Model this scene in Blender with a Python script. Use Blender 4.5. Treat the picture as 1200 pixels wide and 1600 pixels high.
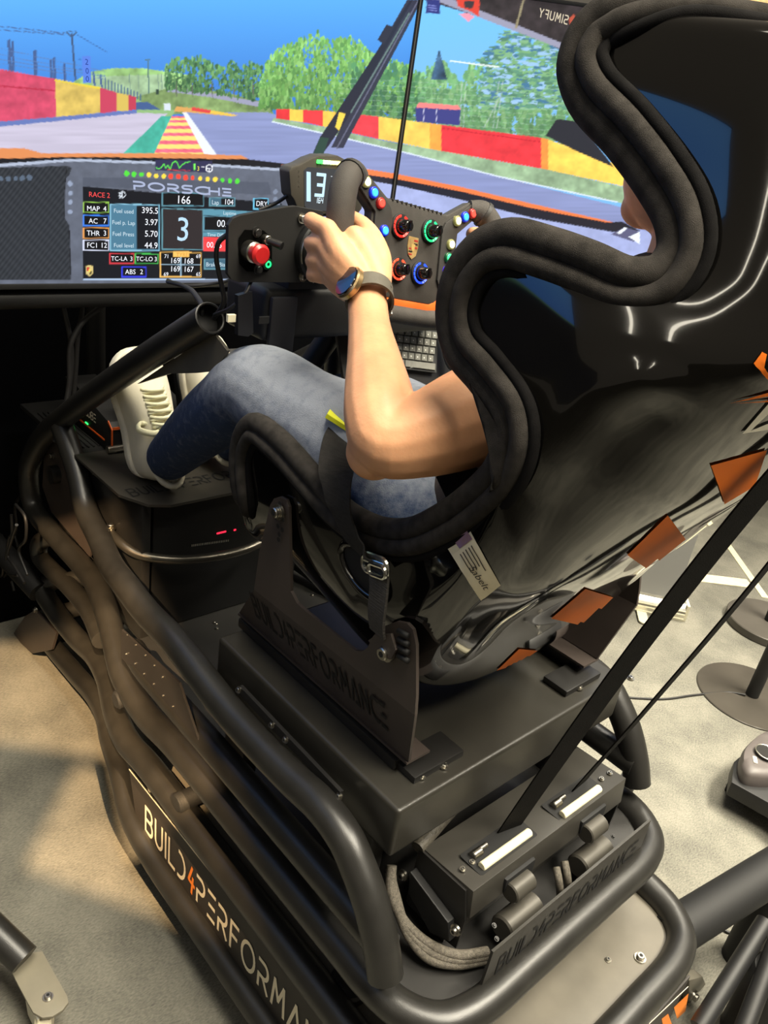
import bpy, bmesh, math, random
import numpy as np
from mathutils import Vector, Matrix
random.seed(7); rng = np.random.default_rng(11)
scene = bpy.context.scene
for o in list(bpy.data.objects): bpy.data.objects.remove(o)
COL = scene.collection

# ------------------------------------------------------------------ camera
FPX = 1250.0                                   # focal length in pixels of a 1200 x 1600 frame
CAM = np.array([-0.89, 0.0, 1.50])             # x right, y forward along the rig, z up, floor at z = 0
_dY = np.array([-1300., -820., FPX]); _dY /= np.linalg.norm(_dY)
_dX = np.array([1500., -360., FPX]); _dX -= _dY * _dY.dot(_dX); _dX /= np.linalg.norm(_dX)
_dZ = -np.cross(_dY, _dX)
if _dZ[1] > 0: _dZ = -_dZ
MW = np.stack([_dX, _dY, _dZ])                 # world = MW @ (x right, y down, z forward)
cd = bpy.data.cameras.new('camera'); cam = bpy.data.objects.new('camera', cd); COL.objects.link(cam)
cd.sensor_fit = 'VERTICAL'; cd.sensor_height = 24.0; cd.lens = 24.0 * FPX / 1600.0
cd.clip_start = 0.02; cd.clip_end = 60
r_, u_, f_ = MW @ np.array([1., 0, 0]), MW @ np.array([0, -1., 0]), MW @ np.array([0, 0, 1.])
m4 = Matrix.Identity(4)
for i in range(3):
    m4[i][0] = r_[i]; m4[i][1] = u_[i]; m4[i][2] = -f_[i]; m4[i][3] = CAM[i]
cam.matrix_world = m4
scene.camera = cam

# ------------------------------------------------------------------ world, exposure, large lamps
scene.view_settings.view_transform = 'Standard'; scene.view_settings.look = 'None'
scene.view_settings.gamma = 1.0; scene.view_settings.use_curve_mapping = False
scene.view_settings.exposure = 0.0
w = bpy.data.worlds.new('hall_ambience'); scene.world = w; w.use_nodes = True
bg = w.node_tree.nodes['Background']; bg.inputs[0].default_value = (1.0, 0.86, 0.66, 1); bg.inputs[1].default_value = 0.125

def area_lamp(name, loc, aim, sx, sy, power, color, spread=180):
    l = bpy.data.lights.new(name, 'AREA'); l.shape = 'RECTANGLE'; l.size = sx; l.size_y = sy
    l.energy = power; l.color = color; l.spread = math.radians(spread)
    o = bpy.data.objects.new(name, l); COL.objects.link(o); o.location = loc
    o.rotation_euler = (Vector(aim) - Vector(loc)).to_track_quat('-Z', 'Y').to_euler()
    return o
WARM = (1.0, 0.92, 0.75)
area_lamp('ceiling_lamp', (1.9, -0.7, 4.2), (1.15, 0.45, 0.0), 1.4, 0.5, 58, WARM, 58)
area_lamp('ceiling_lamp', (0.3, -1.7, 4.2), (-0.05, 0.45, 0.55), 1.8, 0.5, 22, WARM, 52)
area_lamp('ceiling_lamp', (2.6, 1.2, 4.2), (1.9, 0.9, 0.0), 1.6, 0.5, 38, WARM, 70)
area_lamp('ceiling_lamp', (-0.2, 0.1, 4.0), (-0.05, 0.75, 1.0), 1.6, 1.6, 30, WARM, 62)

area_lamp('ceiling_strip_lamp', (-2.6, -0.3, 3.7), (-.2, .5, 1.2), 0.07, 3.2, 9, WARM)
area_lamp('ceiling_strip_lamp', (-3.4, 0.2, 3.7), (-.2, .5, 1.2), 0.07, 3.2, 9, WARM)

# ------------------------------------------------------------------ pixel helpers (1200 x 1600 frame)
def ray(px, py):
    v = np.array([px - 600., py - 800., FPX]); return MW @ (v / np.linalg.norm(v))
def atx(px, py, x): r = ray(px, py); return CAM + (x - CAM[0]) / r[0] * r
def aty(px, py, y): r = ray(px, py); return CAM + (y - CAM[1]) / r[1] * r
def atz(px, py, z): r = ray(px, py); return CAM + (z - CAM[2]) / r[2] * r
def atpl(px, py, p0, n):
    r = ray(px, py); n = np.asarray(n, float); return CAM + n.dot(np.asarray(p0) - CAM) / n.dot(r) * r
def proj(P):
    P = np.asarray(P, float); v = (P - CAM) @ MW
    return np.stack([600 + FPX * v[..., 0] / v[..., 2], 800 + FPX * v[..., 1] / v[..., 2]], -1)
def V(*a): return np.array(a, float)

# ------------------------------------------------------------------ materials
def lin(c):
    c = np.asarray(c, float); c = c / 255.0 if c.max() > 1.001 else c
    return np.where(c <= 0.04045, c / 12.92, ((c + 0.055) / 1.055) ** 2.4)
MATS = {}
def mat(name, col, rough=0.5, metal=0.0, bump=0.0, bscale=400.0, var=0.0, vscale=8.0, coat=0.0, spec=0.5,
        emit=None, estr=0.0, stretch=None, col2=None):
    if name in MATS: return MATS[name]
    m = bpy.data.materials.new(name); m.use_nodes = True; nt = m.node_tree; b = nt.nodes['Principled BSDF']
    c = tuple(lin(col)) + (1,)
    b.inputs['Base Color'].default_value = c; b.inputs['Roughness'].default_value = rough
    b.inputs['Metallic'].default_value = metal; b.inputs['Specular IOR Level'].default_value = spec
    b.inputs['Coat Weight'].default_value = coat; b.inputs['Coat Roughness'].default_value = 0.03
    tc = nt.nodes.new('ShaderNodeTexCoord'); src = tc.outputs['Object']
    if stretch:
        mp = nt.nodes.new('ShaderNodeMapping'); mp.inputs['Scale'].default_value = stretch
        nt.links.new(src, mp.inputs['Vector']); src = mp.outputs['Vector']
    if var > 0:
        n = nt.nodes.new('ShaderNodeTexNoise'); n.inputs['Scale'].default_value = vscale; n.inputs['Detail'].default_value = 6
        nt.links.new(src, n.inputs['Vector'])
        cr = nt.nodes.new('ShaderNodeValToRGB'); cr.color_ramp.elements[0].position = 0.32; cr.color_ramp.elements[1].position = 0.68
        lo = lin(col) * (1 - var); hi = lin(col2) if col2 is not None else np.minimum(lin(col) * (1 + var), 1)
        cr.color_ramp.elements[0].color = tuple(lo) + (1,); cr.color_ramp.elements[1].color = tuple(hi) + (1,)
        nt.links.new(n.outputs['Fac'], cr.inputs['Fac']); nt.links.new(cr.outputs['Color'], b.inputs['Base Color'])
    if bump > 0:
        n2 = nt.nodes.new('ShaderNodeTexNoise'); n2.inputs['Scale'].default_value = bscale; n2.inputs['Detail'].default_value = 3
        nt.links.new(src, n2.inputs['Vector'])
        bp = nt.nodes.new('ShaderNodeBump'); bp.inputs['Strength'].default_value = bump; bp.inputs['Distance'].default_value = 0.002
        nt.links.new(n2.outputs['Fac'], bp.inputs['Height']); nt.links.new(bp.outputs['Normal'], b.inputs['Normal'])
    if emit is not None:
        b.inputs['Emission Color'].default_value = tuple(lin(emit)) + (1,); b.inputs['Emission Strength'].default_value = estr
    MATS[name] = m
    return m
def attr_mat(name, rough=0.35, strength=1.0, emissive=True):
    if name in MATS: return MATS[name]
    m = bpy.data.materials.new(name); m.use_nodes = True; nt = m.node_tree; b = nt.nodes['Principled BSDF']
    a = nt.nodes.new('ShaderNodeAttribute'); a.attribute_name = 'Col'
    b.inputs['Roughness'].default_value = rough
    if emissive:
        b.inputs['Base Color'].default_value = (0.004, 0.004, 0.005, 1)
        nt.links.new(a.outputs['Color'], b.inputs['Emission Color']); b.inputs['Emission Strength'].default_value = strength
    else:
        nt.links.new(a.outputs['Color'], b.inputs['Base Color'])
    MATS[name] = m
    return m
POWDER = mat('black_powder_coat', (34, 33, 31), 0.36, 0.0, 0.10, 900, 0.15, 30, spec=0.6)
SATIN = mat('satin_black_steel', (30, 29, 28), 0.42, 0.0, 0.08, 900, 0.15, 20)
MATTE = mat('matte_black_plastic', (20, 20, 21), 0.55, 0.0, 0.10, 700, 0.2, 15)
BLACK = mat('deep_black', (9, 9, 10), 0.7, 0.0, 0.05, 300, 0.2, 10)
BRACKET = mat('brown_black_sheet', (64, 56, 52), 0.45, 0.0, 0.06, 900, 0.12, 12)
STEEL = mat('zinc_steel', (176, 172, 162), 0.28, 1.0, 0.05, 300, 0.1, 40)
ALU = mat('brushed_aluminium', (215, 212, 200), 0.3, 1.0, 0.15, 200, 0.1, 30, stretch=(1, 20, 20))
GLOSS = mat('gloss_black_shell', (10, 9, 8), 0.10, 0.0, 0.02, 14, 0.2, 6, coat=1.0)
TRIM = mat('black_suede_trim', (50, 47, 44), 0.95, 0.0, 0.5, 1400, 0.35, 60, spec=0.15)
WEB = mat('black_webbing', (38, 36, 34), 0.8, 0.0, 0.6, 700, 0.3, 90, spec=0.3, stretch=(1, 1, 3))
ORANGE = mat('orange_vinyl', (240, 122, 36), 0.6, 0.0, 0.02, 100, 0.05, 10, spec=0.15)
ORANGE_L = mat('bright_orange_print', (250, 140, 45), 0.5, 0.0, 0.02, 100, 0.05, 10)
WHITE_L = mat('cream_white_print', (236, 226, 200), 0.5, 0.0, 0.02, 100, 0.05, 10)
RUBBER = mat('black_rubber', (22, 22, 22), 0.7, 0.0, 0.3, 300, 0.2, 20)
CABLE = mat('black_cable_sheath', (26, 25, 25), 0.5, 0.0, 0.2, 500, 0.2, 50)
BRAID = mat('grey_braided_cable', (92, 86, 76), 0.6, 0.0, 0.8, 900, 0.4, 300)

# ------------------------------------------------------------------ mesh helpers
class MB:
    def __init__(s): s.v = []; s.f = []; s.c = []; s.m = []
    def add(s, v, f, col=None, mi=0):
        n = len(s.v); s.v.extend([tuple(map(float, p)) for p in v]); s.f.extend([tuple(int(i) + n for i in q) for q in f])
        s.m.extend([mi] * len(f)); s.c.extend([col] * len(f)); return s
    def build(s, name, material, parent=None, smooth=False, angle=None, label=None):
        me = bpy.data.meshes.new(name); me.from_pydata(s.v, [], s.f); me.validate()
        for m in (material if isinstance(material, (list, tuple)) else [material]): me.materials.append(m)
        if len(me.polygons) == len(s.m): me.polygons.foreach_set('material_index', s.m)
        if any(c is not None for c in s.c) and len(me.polygons) == len(s.c):
            a = me.color_attributes.new('Col', 'FLOAT_COLOR', 'CORNER'); d = np.ones((len(me.loops), 4), np.float32); k = 0
            for q, c in zip(s.f, s.c):
                d[k:k + len(q), :3] = lin(c if c is not None else (0, 0, 0)); k += len(q)
            a.data.foreach_set('color', d.ravel())
        o = bpy.data.objects.new(name, me); COL.objects.link(o)
        if smooth:
            me.polygons.foreach_set('use_smooth', [True] * len(me.polygons))
            if angle: me.set_sharp_from_angle(angle=math.radians(angle))
        if parent is not None: o.parent = parent; o.matrix_parent_inverse = parent.matrix_world.inverted()
        if label: o['label'] = label
        return o
def thing(name, label, cat, loc=(0, 0, 0), group=None, rot=None):
    o = bpy.data.objects.new(name, None); COL.objects.link(o); o.location = tuple(loc)
    o.empty_display_size = 0.05
    if rot is not None: o.rotation_euler = rot
    o['label'] = label; o['category'] = cat
    if group: o['group'] = group
    bpy.context.view_layer.update()
    return o
def tag(o, label, cat, group=None):
    o['label'] = label; o['category'] = cat
    if group: o['group'] = group
    return o
def structure(o): o['kind'] = 'structure'; return o

def catmull(pts, n=8, closed=False):
    P = np.asarray(pts, float); N = len(P); out = []
    rngi = range(N) if closed else range(N - 1)
    for i in rngi:
        if closed: p0, p1, p2, p3 = P[(i - 1) % N], P[i], P[(i + 1) % N], P[(i + 2) % N]
        else: p0, p1, p2, p3 = P[max(i - 1, 0)], P[i], P[i + 1], P[min(i + 2, N - 1)]
        d1 = max(np.linalg.norm((p1 - p0)[:3]), 1e-6) ** .5; d2 = max(np.linalg.norm((p2 - p1)[:3]), 1e-6) ** .5; d3 = max(np.linalg.norm((p3 - p2)[:3]), 1e-6) ** .5
        m1 = (p2 - p1) if i == 0 and not closed else (p1 - p0) / d1 - (p2 - p0) / (d1 + d2) + (p2 - p1) / d2
        m2 = (p2 - p1) if i == N - 2 and not closed else (p2 - p1) / d2 - (p3 - p1) / (d2 + d3) + (p3 - p2) / d3
        if not (i == 0 and not closed): m1 = m1 * d2
        if not (i == N - 2 and not closed): m2 = m2 * d2
        for k in range(n):
            t = k / n; t2, t3 = t * t, t * t * t
            out.append((2 * t3 - 3 * t2 + 1) * p1 + (t3 - 2 * t2 + t) * m1 + (-2 * t3 + 3 * t2) * p2 + (t3 - t2) * m2)
    if not closed: out.append(P[-1])
    return np.array(out)
def fillet(pts, rad, n=6):
    P = [np.asarray(p, float) for p in pts]; out = [P[0]]
    for i in range(1, len(P) - 1):
        a, b, c = P[i - 1], P[i], P[i + 1]; u = (a - b); v = (c - b); lu, lv = np.linalg.norm(u), np.linalg.norm(v)
        r = rad[i] if isinstance(rad, (list, tuple)) else rad
        d = min(r, lu * .48, lv * .48); s, e = b + u / lu * d, b + v / lv * d
        for k in range(n + 1):
            t = k / n; out.append((1 - t) ** 2 * s + 2 * t * (1 - t) * b + t * t * e)
    out.append(P[-1]); return np.array(out)
def frames(path, up0=None, closed=False):
    P = np.asarray(path, float); N = len(P)
    if closed: T = np.roll(P, -1, 0) - np.roll(P, 1, 0)
    else:
        T = np.empty_like(P); T[1:-1] = P[2:] - P[:-2]; T[0] = P[1] - P[0]; T[-1] = P[-1] - P[-2]
    T /= np.maximum(np.linalg.norm(T, axis=1, keepdims=True), 1e-9)
    u = np.array(up0, float) if up0 is not None else (np.array([0, 0, 1.]) if abs(T[0][2]) < .9 else np.array([1., 0, 0]))
    A = []; 
    for t in T:
        u = u - t * t.dot(u); u /= max(np.linalg.norm(u), 1e-9); A.append(u.copy())
    A = np.array(A); B = np.cross(T, A); return T, A, B
def sweep(path, r, seg=14, caps=True, closed=False, up0=None, sx=1.0, sy=1.0, hollow=False):
    P = np.asarray(path, float); N = len(P); T, A, B = frames(P, up0, closed)
    R = np.broadcast_to(np.asarray(r, float), (N,)); th = np.linspace(0, 2 * np.pi, seg, endpoint=False)
    v = []; 
    for i in range(N):
        for t in th: v.append(P[i] + R[i] * (sx * np.cos(t) * A[i] + sy * np.sin(t) * B[i]))
    f = []
    for i in range(N if closed else N - 1):
        j = (i + 1) % N
        for k in range(seg):
            l = (k + 1) % seg; f.append((i * seg + k, i * seg + l, j * seg + l, j * seg + k))
    if caps and not closed:
        f.append(tuple(range(seg))[::-1]); f.append(tuple((N - 1) * seg + k for k in range(seg)))
    return v, f
def tube(name, path, r, material, parent=None, seg=16, closed=False, caps=True, label=None, sx=1, sy=1, up0=None):
    mb = MB(); mb.add(*sweep(path, r, seg, caps, closed, up0, sx, sy)); return mb.build(name, material, parent, True, 50, label)
def ribbon(path, side, w, t):
    P = np.asarray(path, float); N = len(P); side = np.broadcast_to(np.asarray(side, float), (N, 3)).copy()
    T, _, _ = frames(P); side = side - T * (T * side).sum(1)[:, None]; side /= np.linalg.norm(side, axis=1, keepdims=True)
    nr = np.cross(T, side); v = []
    for i in range(N):
        for a, b in ((-1, -1), (1, -1), (1, 1), (-1, 1)): v.append(P[i] + side[i] * a * w / 2 + nr[i] * b * t / 2)
    f = []
    for i in range(N - 1):
        for k in range(4):
            l = (k + 1) % 4; f.append((i * 4 + k, i * 4 + l, (i + 1) * 4 + l, (i + 1) * 4 + k))
    f.append((3, 2, 1, 0)); f.append(tuple((N - 1) * 4 + k for k in range(4))); return v, f
def bbox(c, s, bev=0.0, rot=None, seg=2):
    bm = bmesh.new(); bmesh.ops.create_cube(bm, size=1.0); bmesh.ops.scale(bm, vec=s, verts=bm.verts)
    if bev > 0: bmesh.ops.bevel(bm, geom=bm.edges[:], offset=bev, segments=seg, affect='EDGES', profile=0.6)
    M = Matrix.Identity(3) if rot is None else rot
    v = [np.array(M @ p.co) + np.asarray(c, float) for p in bm.verts]; bm.verts.index_update()
    f = [tuple(x.index for x in q.verts) for q in bm.faces]; bm.free(); return v, f
def box(name, c, s, material, parent=None, bev=0.003, rot=None, label=None, seg=2):
    mb = MB(); mb.add(*bbox(c, s, bev, rot, seg)); return mb.build(name, material, parent, True, 35, label)
def prism(poly, origin, ax, ay, n, t, bev=0.0):
    """2-D outline (list of (a,b)) laid on axes ax, ay at origin, extruded by t along n."""
    ax, ay, n, o = map(lambda q: np.asarray(q, float), (ax, ay, n, origin)); bm = bmesh.new()
    vs = [bm.verts.new(tuple(o + a * ax + b * ay)) for a, b in poly]; fc = bm.faces.new(vs)
    r = bmesh.ops.extrude_face_region(bm, geom=[fc]); ev = [e for e in r['geom'] if isinstance(e, bmesh.types.BMVert)]
    bmesh.ops.translate(bm, vec=tuple(n * t), verts=ev); bmesh.ops.recalc_face_normals(bm, faces=bm.faces)
    if bev > 0: bmesh.ops.bevel(bm, geom=bm.edges[:], offset=bev, segments=2, affect='EDGES', profile=.6)
    bmesh.ops.triangulate(bm, faces=[q for q in bm.faces if len(q.verts) > 4])
    bm.verts.index_update(); v = [np.array(p.co) for p in bm.verts]; f = [tuple(x.index for x in q.verts) for q in bm.faces]; bm.free(); return v, f
def cyl(p0, p1, r, seg=16, r1=None, bev=0.0):
    p0, p1 = np.asarray(p0, float), np.asarray(p1, float)
    if bev > 0:
        d = (p1 - p0) / np.linalg.norm(p1 - p0); ra = r; rb = r1 if r1 is not None else r
        return sweep(np.array([p0, p0 + d * 1e-5, p0 + d * bev, p1 - d * bev, p1 - d * 1e-5, p1]), [ra - bev, ra - bev, ra, rb, rb - bev, rb - bev], seg)
    return sweep(np.array([p0, p1]), [r, r if r1 is None else r1], seg)
def ring(c, n, r, rt, seg=24, ts=8):
    n = np.asarray(n, float); n /= np.linalg.norm(n); a = np.cross(n, [0, 0, 1.] if abs(n[2]) < .9 else [1., 0, 0]); a /= np.linalg.norm(a); b = np.cross(n, a)
    th = np.linspace(0, 2 * np.pi, seg, endpoint=False)
    return sweep(np.asarray(c, float) + r * (np.cos(th)[:, None] * a + np.sin(th)[:, None] * b), rt, ts, closed=True)
def disc(c, n, r, seg=20):
    n = np.asarray(n, float); n = n / np.linalg.norm(n); a = np.cross(n, [0, 0, 1.] if abs(n[2]) < .9 else [1., 0, 0]); a /= np.linalg.norm(a); b = np.cross(n, a)
    return [np.asarray(c) + r * (math.cos(t) * a + math.sin(t) * b) for t in np.linspace(0, 2 * np.pi, seg, endpoint=False)], [tuple(range(seg))]
def bolt(name, c, n, r, parent, material=None):
    c, n = np.asarray(c, float), np.asarray(n, float) / np.linalg.norm(n); mb = MB()
    mb.add(*cyl(c - n * r * .3, c + n * r * .25, r * 1.45, 14)); mb.add(*cyl(c + n * r * .2, c + n * r * 1.1, r, 12, bev=r * .15)); mb.add(*cyl(c + n * r * 1.05, c + n * r * 1.12, r * .5, 6), mi=1)
    return mb.build(name, [material or STEEL, BLACK], parent, True, 35)
def loft(secs, closed_sec=True, caps=True):
    n = len(secs[0]); v = [p for s in secs for p in s]; f = []
    for i in range(len(secs) - 1):
        for k in range(n if closed_sec else n - 1):
            l = (k + 1) % n; f.append((i * n + k, i * n + l, (i + 1) * n + l, (i + 1) * n + k))
    if caps and closed_sec:
        f.append(tuple(range(n))[::-1]); f.append(tuple((len(secs) - 1) * n + k for k in range(n)))
    return v, f

# stroke lettering: every glyph is a set of polylines in a unit box
def arcp(cx, cy, rx, ry, a0, a1, n=10): return [(cx + rx * math.cos(math.radians(a0 + (a1 - a0) * i / n)), cy + ry * math.sin(math.radians(a0 + (a1 - a0) * i / n))) for i in range(n + 1)]
GL = {
 'B': (.62, [[(0, 0), (0, 1), (.36, 1)] + arcp(.36, .76, .22, .24, 90, -90) + [(0.06, .52)], [(.36, .52)] + arcp(.38, .26, .24, .26, 90, -90) + [(0, 0)]]),
 'U': (.62, [[(0, 1), (0, .3)] + arcp(.3, .3, .3, .3, 180, 360) + [(.6, 1)]]),
 'I': (.0, [[(0, 0), (0, 1)]]), 'L': (.48, [[(0, 1), (0, 0), (.48, 0)]]),
 'D': (.55, [[(.08, 1)] + arcp(.12, .5, .45, .5, 90, -90) + [(0, 0)]]),
 '4': (.42, [[(.30, 1), (.05, .42), (.5, .36)], [(.38, .62), (.30, 0)]]),
 'P': (.58, [[(0, 1), (.3, 1)] + arcp(.3, .72, .27, .28, 90, -90) + [(.02, .44), (.02, 0)]]),
 'E': (.5, [[(0, 1), (.5, 1)], [(.08, .5), (.48, .5)], [(0, 0), (.5, 0)]]),
 'R': (.6, [[(0, 1), (.3, 1)] + arcp(.3, .72, .27, .28, 90, -90) + [(.0, .44)], [(.0, .44), (0, 0)], [(.26, .44), (.6, 0)]]),
 'F': (.5, [[(0, 0), (0, 1), (.5, 1)], [(.08, .52), (.42, .52)]]),
 'O': (.85, [arcp(.425, .5, .425, .5, 0, 360, 24)]),
 'M': (.75, [[(0, 0), (.1, 1), (.375, .35), (.65, 1), (.75, 0)]]),
 'A': (.68, [[(.0, 0), (.34, 1), (.68, 0), (.3, 0)]]),
 'N': (.6, [[(0, 0), (0, 1), (.6, 0), (.6, 1)]]),
 'C': (.6, [arcp(.5, .5, .5, .5, 60, 300, 14)]),
 'S': (.55, [[(.55, 1), (.2, 1)] + arcp(.2, .76, .2, .24, 90, 270) + [(.35, .52)] + arcp(.35, .26, .2, .26, 90, -90) + [(0, 0)]]),
 'H': (.6, [[(0, 0), (0, 1)], [(.6, 0), (.6, 1)], [(0, .5), (.6, .5)]]),
 'Y': (.6, [[(0, 1), (.3, .5), (.6, 1)], [(.3, .5), (.3, 0)]]),
 '3': (.55, [[(0, 1), (.55, 1), (.55, .5), (.1, .5)], [(.55, .5), (.55, 0), (0, 0)]]),
 '1': (.1, [[(.05, 0), (.05, 1)]]), '6': (.55, [[(.5, 1), (0, 1), (0, 0), (.55, 0), (.55, .52), (0, .52)]]),
 'd4': (.55, [[(0, 1), (0, .5), (.55, .5)], [(.55, 1), (.55, 0)]]),
 ' ': (.3, []),
}
def stroke_text(chars, gap=.28, wid=.13, xs=1.0):
    """flat quads (2-D) of a lettered line; returns [(char, [quad, ...])], total width, in units of the letter height."""
    x = 0; out = []
    for ch in chars:
        wd, pls = GL[ch]; qs = []
        for pl in pls:
            p = np.array([(a * xs, b) for a, b in pl], float)
            for i in range(len(p) - 1):
                d = p[i + 1] - p[i]; L = np.linalg.norm(d)
                if L < 1e-6: continue
                d /= L; nn = np.array([-d[1], d[0]]) * wid / 2; e = d * wid * .35
                a, b = p[i] - e, p[i + 1] + e
                qs.append([(q[0] + x, q[1]) for q in (a - nn, b - nn, b + nn, a + nn)])
        out.append((ch, qs)); x += wd * xs + gap
    return out, x - gap
def lay_text(mb, chars, origin, ax, ay, height, n, lift=.0006, gap=.28, wid=.13, xs=1.0, col=None, special=None, width=None, mi=0, smi=1):
    """place stroke lettering with its lower left corner at origin; ax, ay unit axes, n the facing side."""
    out, tot = stroke_text(chars, gap, wid, xs); ax, ay, n = map(lambda q: np.asarray(q, float), (ax, ay, n)); o = np.asarray(origin, float)
    sx = height if width is None else width / tot; k = 0
    for ch, qs in out:
        for q in qs:
            k += 1; z = lift + (k % 5) * .00002
            mb.add([o + ax * a * sx + ay * b * height + n * z for a, b in q], [(0, 1, 2, 3)], col if not (special and ch in special) else special[ch], smi if (special and ch in special) else mi)
    return tot * sx
B4P = list('BUILD4PERFORMANCE')
def font_geo(text, size=1.0, align='LEFT'):
    cu = bpy.data.curves.new('t', 'FONT'); cu.body = text; cu.size = size; cu.align_x = align; cu.resolution_u = 3
    ob = bpy.data.objects.new('t', cu); COL.objects.link(ob); bpy.context.view_layer.update()
    dg = bpy.context.evaluated_depsgraph_get(); me = ob.evaluated_get(dg).to_mesh()
    v = [tuple(p.co) for p in me.vertices]; f = [tuple(p.vertices) for p in me.polygons]
    ob.evaluated_get(dg).to_mesh_clear(); bpy.data.objects.remove(ob); bpy.data.curves.remove(cu); return v, f
def lay_font(mb, text, origin, ax, ay, n, size, col=None, lift=.0008, align='LEFT', mi=0, xs=1.0):
    v, f = font_geo(text, size, align); o = np.asarray(origin, float); ax, ay, n = map(lambda q: np.asarray(q, float), (ax, ay, n))
    mb.add([o + ax * p[0] * xs + ay * p[1] + n * lift for p in v], f, col, mi)

# ------------------------------------------------------------------ floor
def floor_material():
    m = bpy.data.materials.new('grey_needle_felt_carpet'); m.use_nodes = True; nt = m.node_tree; b = nt.nodes['Principled BSDF']
    tc = nt.nodes.new('ShaderNodeTexCoord')
    n1 = nt.nodes.new('ShaderNodeTexNoise'); n1.inputs['Scale'].default_value = 5.5; n1.inputs['Detail'].default_value = 7; n1.inputs['Roughness'].default_value = .6
    n2 = nt.nodes.new('ShaderNodeTexNoise'); n2.inputs['Scale'].default_value = 130; n2.inputs['Detail'].default_value = 4
    mp = nt.nodes.new('ShaderNodeMapping'); mp.inputs['Scale'].default_value = (1.0, 2.6, 1); mp.inputs['Rotation'].default_value = (0, 0, .7)
    nt.links.new(tc.outputs['Object'], mp.inputs[0]); nt.links.new(tc.outputs['Object'], n1.inputs['Vector']); nt.links.new(mp.outputs[0], n2.inputs['Vector'])
    mx = nt.nodes.new('ShaderNodeMath'); mx.operation = 'MULTIPLY_ADD'; mx.inputs[1].default_value = .45; nt.links.new(n2.outputs['Fac'], mx.inputs[0])
    m2 = nt.nodes.new('ShaderNodeMath'); m2.operation = 'MULTIPLY'; m2.inputs[1].default_value = .55; nt.links.new(n1.outputs['Fac'], m2.inputs[0]); nt.links.new(m2.outputs[0], mx.inputs[2])
    cr = nt.nodes.new('ShaderNodeValToRGB'); cr.color_ramp.elements[0].position = .36; cr.color_ramp.elements[1].position = .66
    cr.color_ramp.elements[0].color = (*lin((84, 83, 76)), 1); cr.color_ramp.elements[1].color = (*lin((134, 131, 119)), 1)
    nt.links.new(mx.outputs[0], cr.inputs['Fac']); nt.links.new(cr.outputs['Color'], b.inputs['Base Color'])
    b.inputs['Roughness'].default_value = .9
    bp = nt.nodes.new('ShaderNodeBump'); bp.inputs['Strength'].default_value = .5; bp.inputs['Distance'].default_value = .004
    nt.links.new(n2.outputs['Fac'], bp.inputs['Height']); nt.links.new(bp.outputs['Normal'], b.inputs['Normal'])
    return m
mb = MB(); mb.add([(-6, -5, 0), (8, -5, 0), (8, 8, 0), (-6, 8, 0)], [(0, 1, 2, 3)])
structure(mb.build('floor', floor_material()))['label'] = 'mottled grey felt carpet floor of the exhibition hall'

# ------------------------------------------------------------------ what the simulator shows (drawn in code)
X0, Y0, CW, CH = -420, -170, 1700, 700
canvas = np.zeros((CH, CW, 3)); gy, gx = np.mgrid[0:CH, 0:CW].astype(float); gx += X0; gy += Y0
def vnoise(scale, seed):
    r = np.random.default_rng(seed); n = r.random((int(CH / scale[1]) + 3, int(CW / scale[0]) + 3))
    fx, fy = (gx - X0) / scale[0], (gy - Y0) / scale[1]; ix, iy = fx.astype(int), fy.astype(int); tx, ty = fx - ix, fy - iy
    tx = tx * tx * (3 - 2 * tx); ty = ty * ty * (3 - 2 * ty)
    return (n[iy, ix] * (1 - tx) + n[iy, ix + 1] * tx) * (1 - ty) + (n[iy + 1, ix] * (1 - tx) + n[iy + 1, ix + 1] * tx) * ty
N_a = vnoise((9, 9), 1) * .5 + vnoise((4, 4), 2) * .3 + vnoise((18, 14), 3) * .5; N_a = (N_a - N_a.mean()) / N_a.std()
N_h = vnoise((60, 3), 4); N_h = (N_h - .5) * 2
N_v = vnoise((5, 12), 5); N_v = (N_v - .5) * 2
def inside(poly):
    P = np.array(poly, float); x0, x1 = int(max(P[:, 0].min() - X0 - 1, 0)), int(min(P[:, 0].max() - X0 + 2, CW)); y0, y1 = int(max(P[:, 1].min() - Y0 - 1, 0)), int(min(P[:, 1].max() - Y0 + 2, CH))
    m = np.zeros((CH, CW), bool)
    if x1 <= x0 or y1 <= y0: return m
    X, Y = gx[y0:y1, x0:x1], gy[y0:y1, x0:x1]; s = np.zeros(X.shape, bool)
    for i in range(len(P)):
        (ax, ay), (bx, by) = P[i], P[(i + 1) % len(P)]
        if ay == by: continue
        s ^= ((ay > Y) != (by > Y)) & (X < (bx - ax) * (Y - ay) / (by - ay) + ax)
    m[y0:y1, x0:x1] = s; return m
def PG(poly, col, var=0, tex=None, alpha=1.0):
    m = inside(poly); c = np.array(col, float)
    v = np.broadcast_to(c, canvas.shape)[m] * (1 + (var * (N_a if tex is None else tex)[m])[:, None] if var else 1)
    canvas[m] = canvas[m] * (1 - alpha) + v * alpha
def LN(p, q, wd, col, alpha=1.0):
    p, q = np.array(p, float), np.array(q, float); d = q - p; d /= np.linalg.norm(d); n = np.array([-d[1], d[0]]) * wd / 2
    PG([p - n, q - n, q + n, p + n], col, alpha=alpha)
def BL(cx, cy, rx, ry, col):
    x0, x1 = int(max(cx - rx - X0, 0)), int(min(cx + rx - X0 + 2, CW)); y0, y1 = int(max(cy - ry - Y0, 0)), int(min(cy + ry - Y0 + 2, CH))
    if x1 <= x0 or y1 <= y0: return
    m = ((gx[y0:y1, x0:x1] - cx) / rx) ** 2 + ((gy[y0:y1, x0:x1] - cy) / ry) ** 2 + N_a[y0:y1, x0:x1] * .35 < 1
    canvas[y0:y1, x0:x1][m] = col
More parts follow.
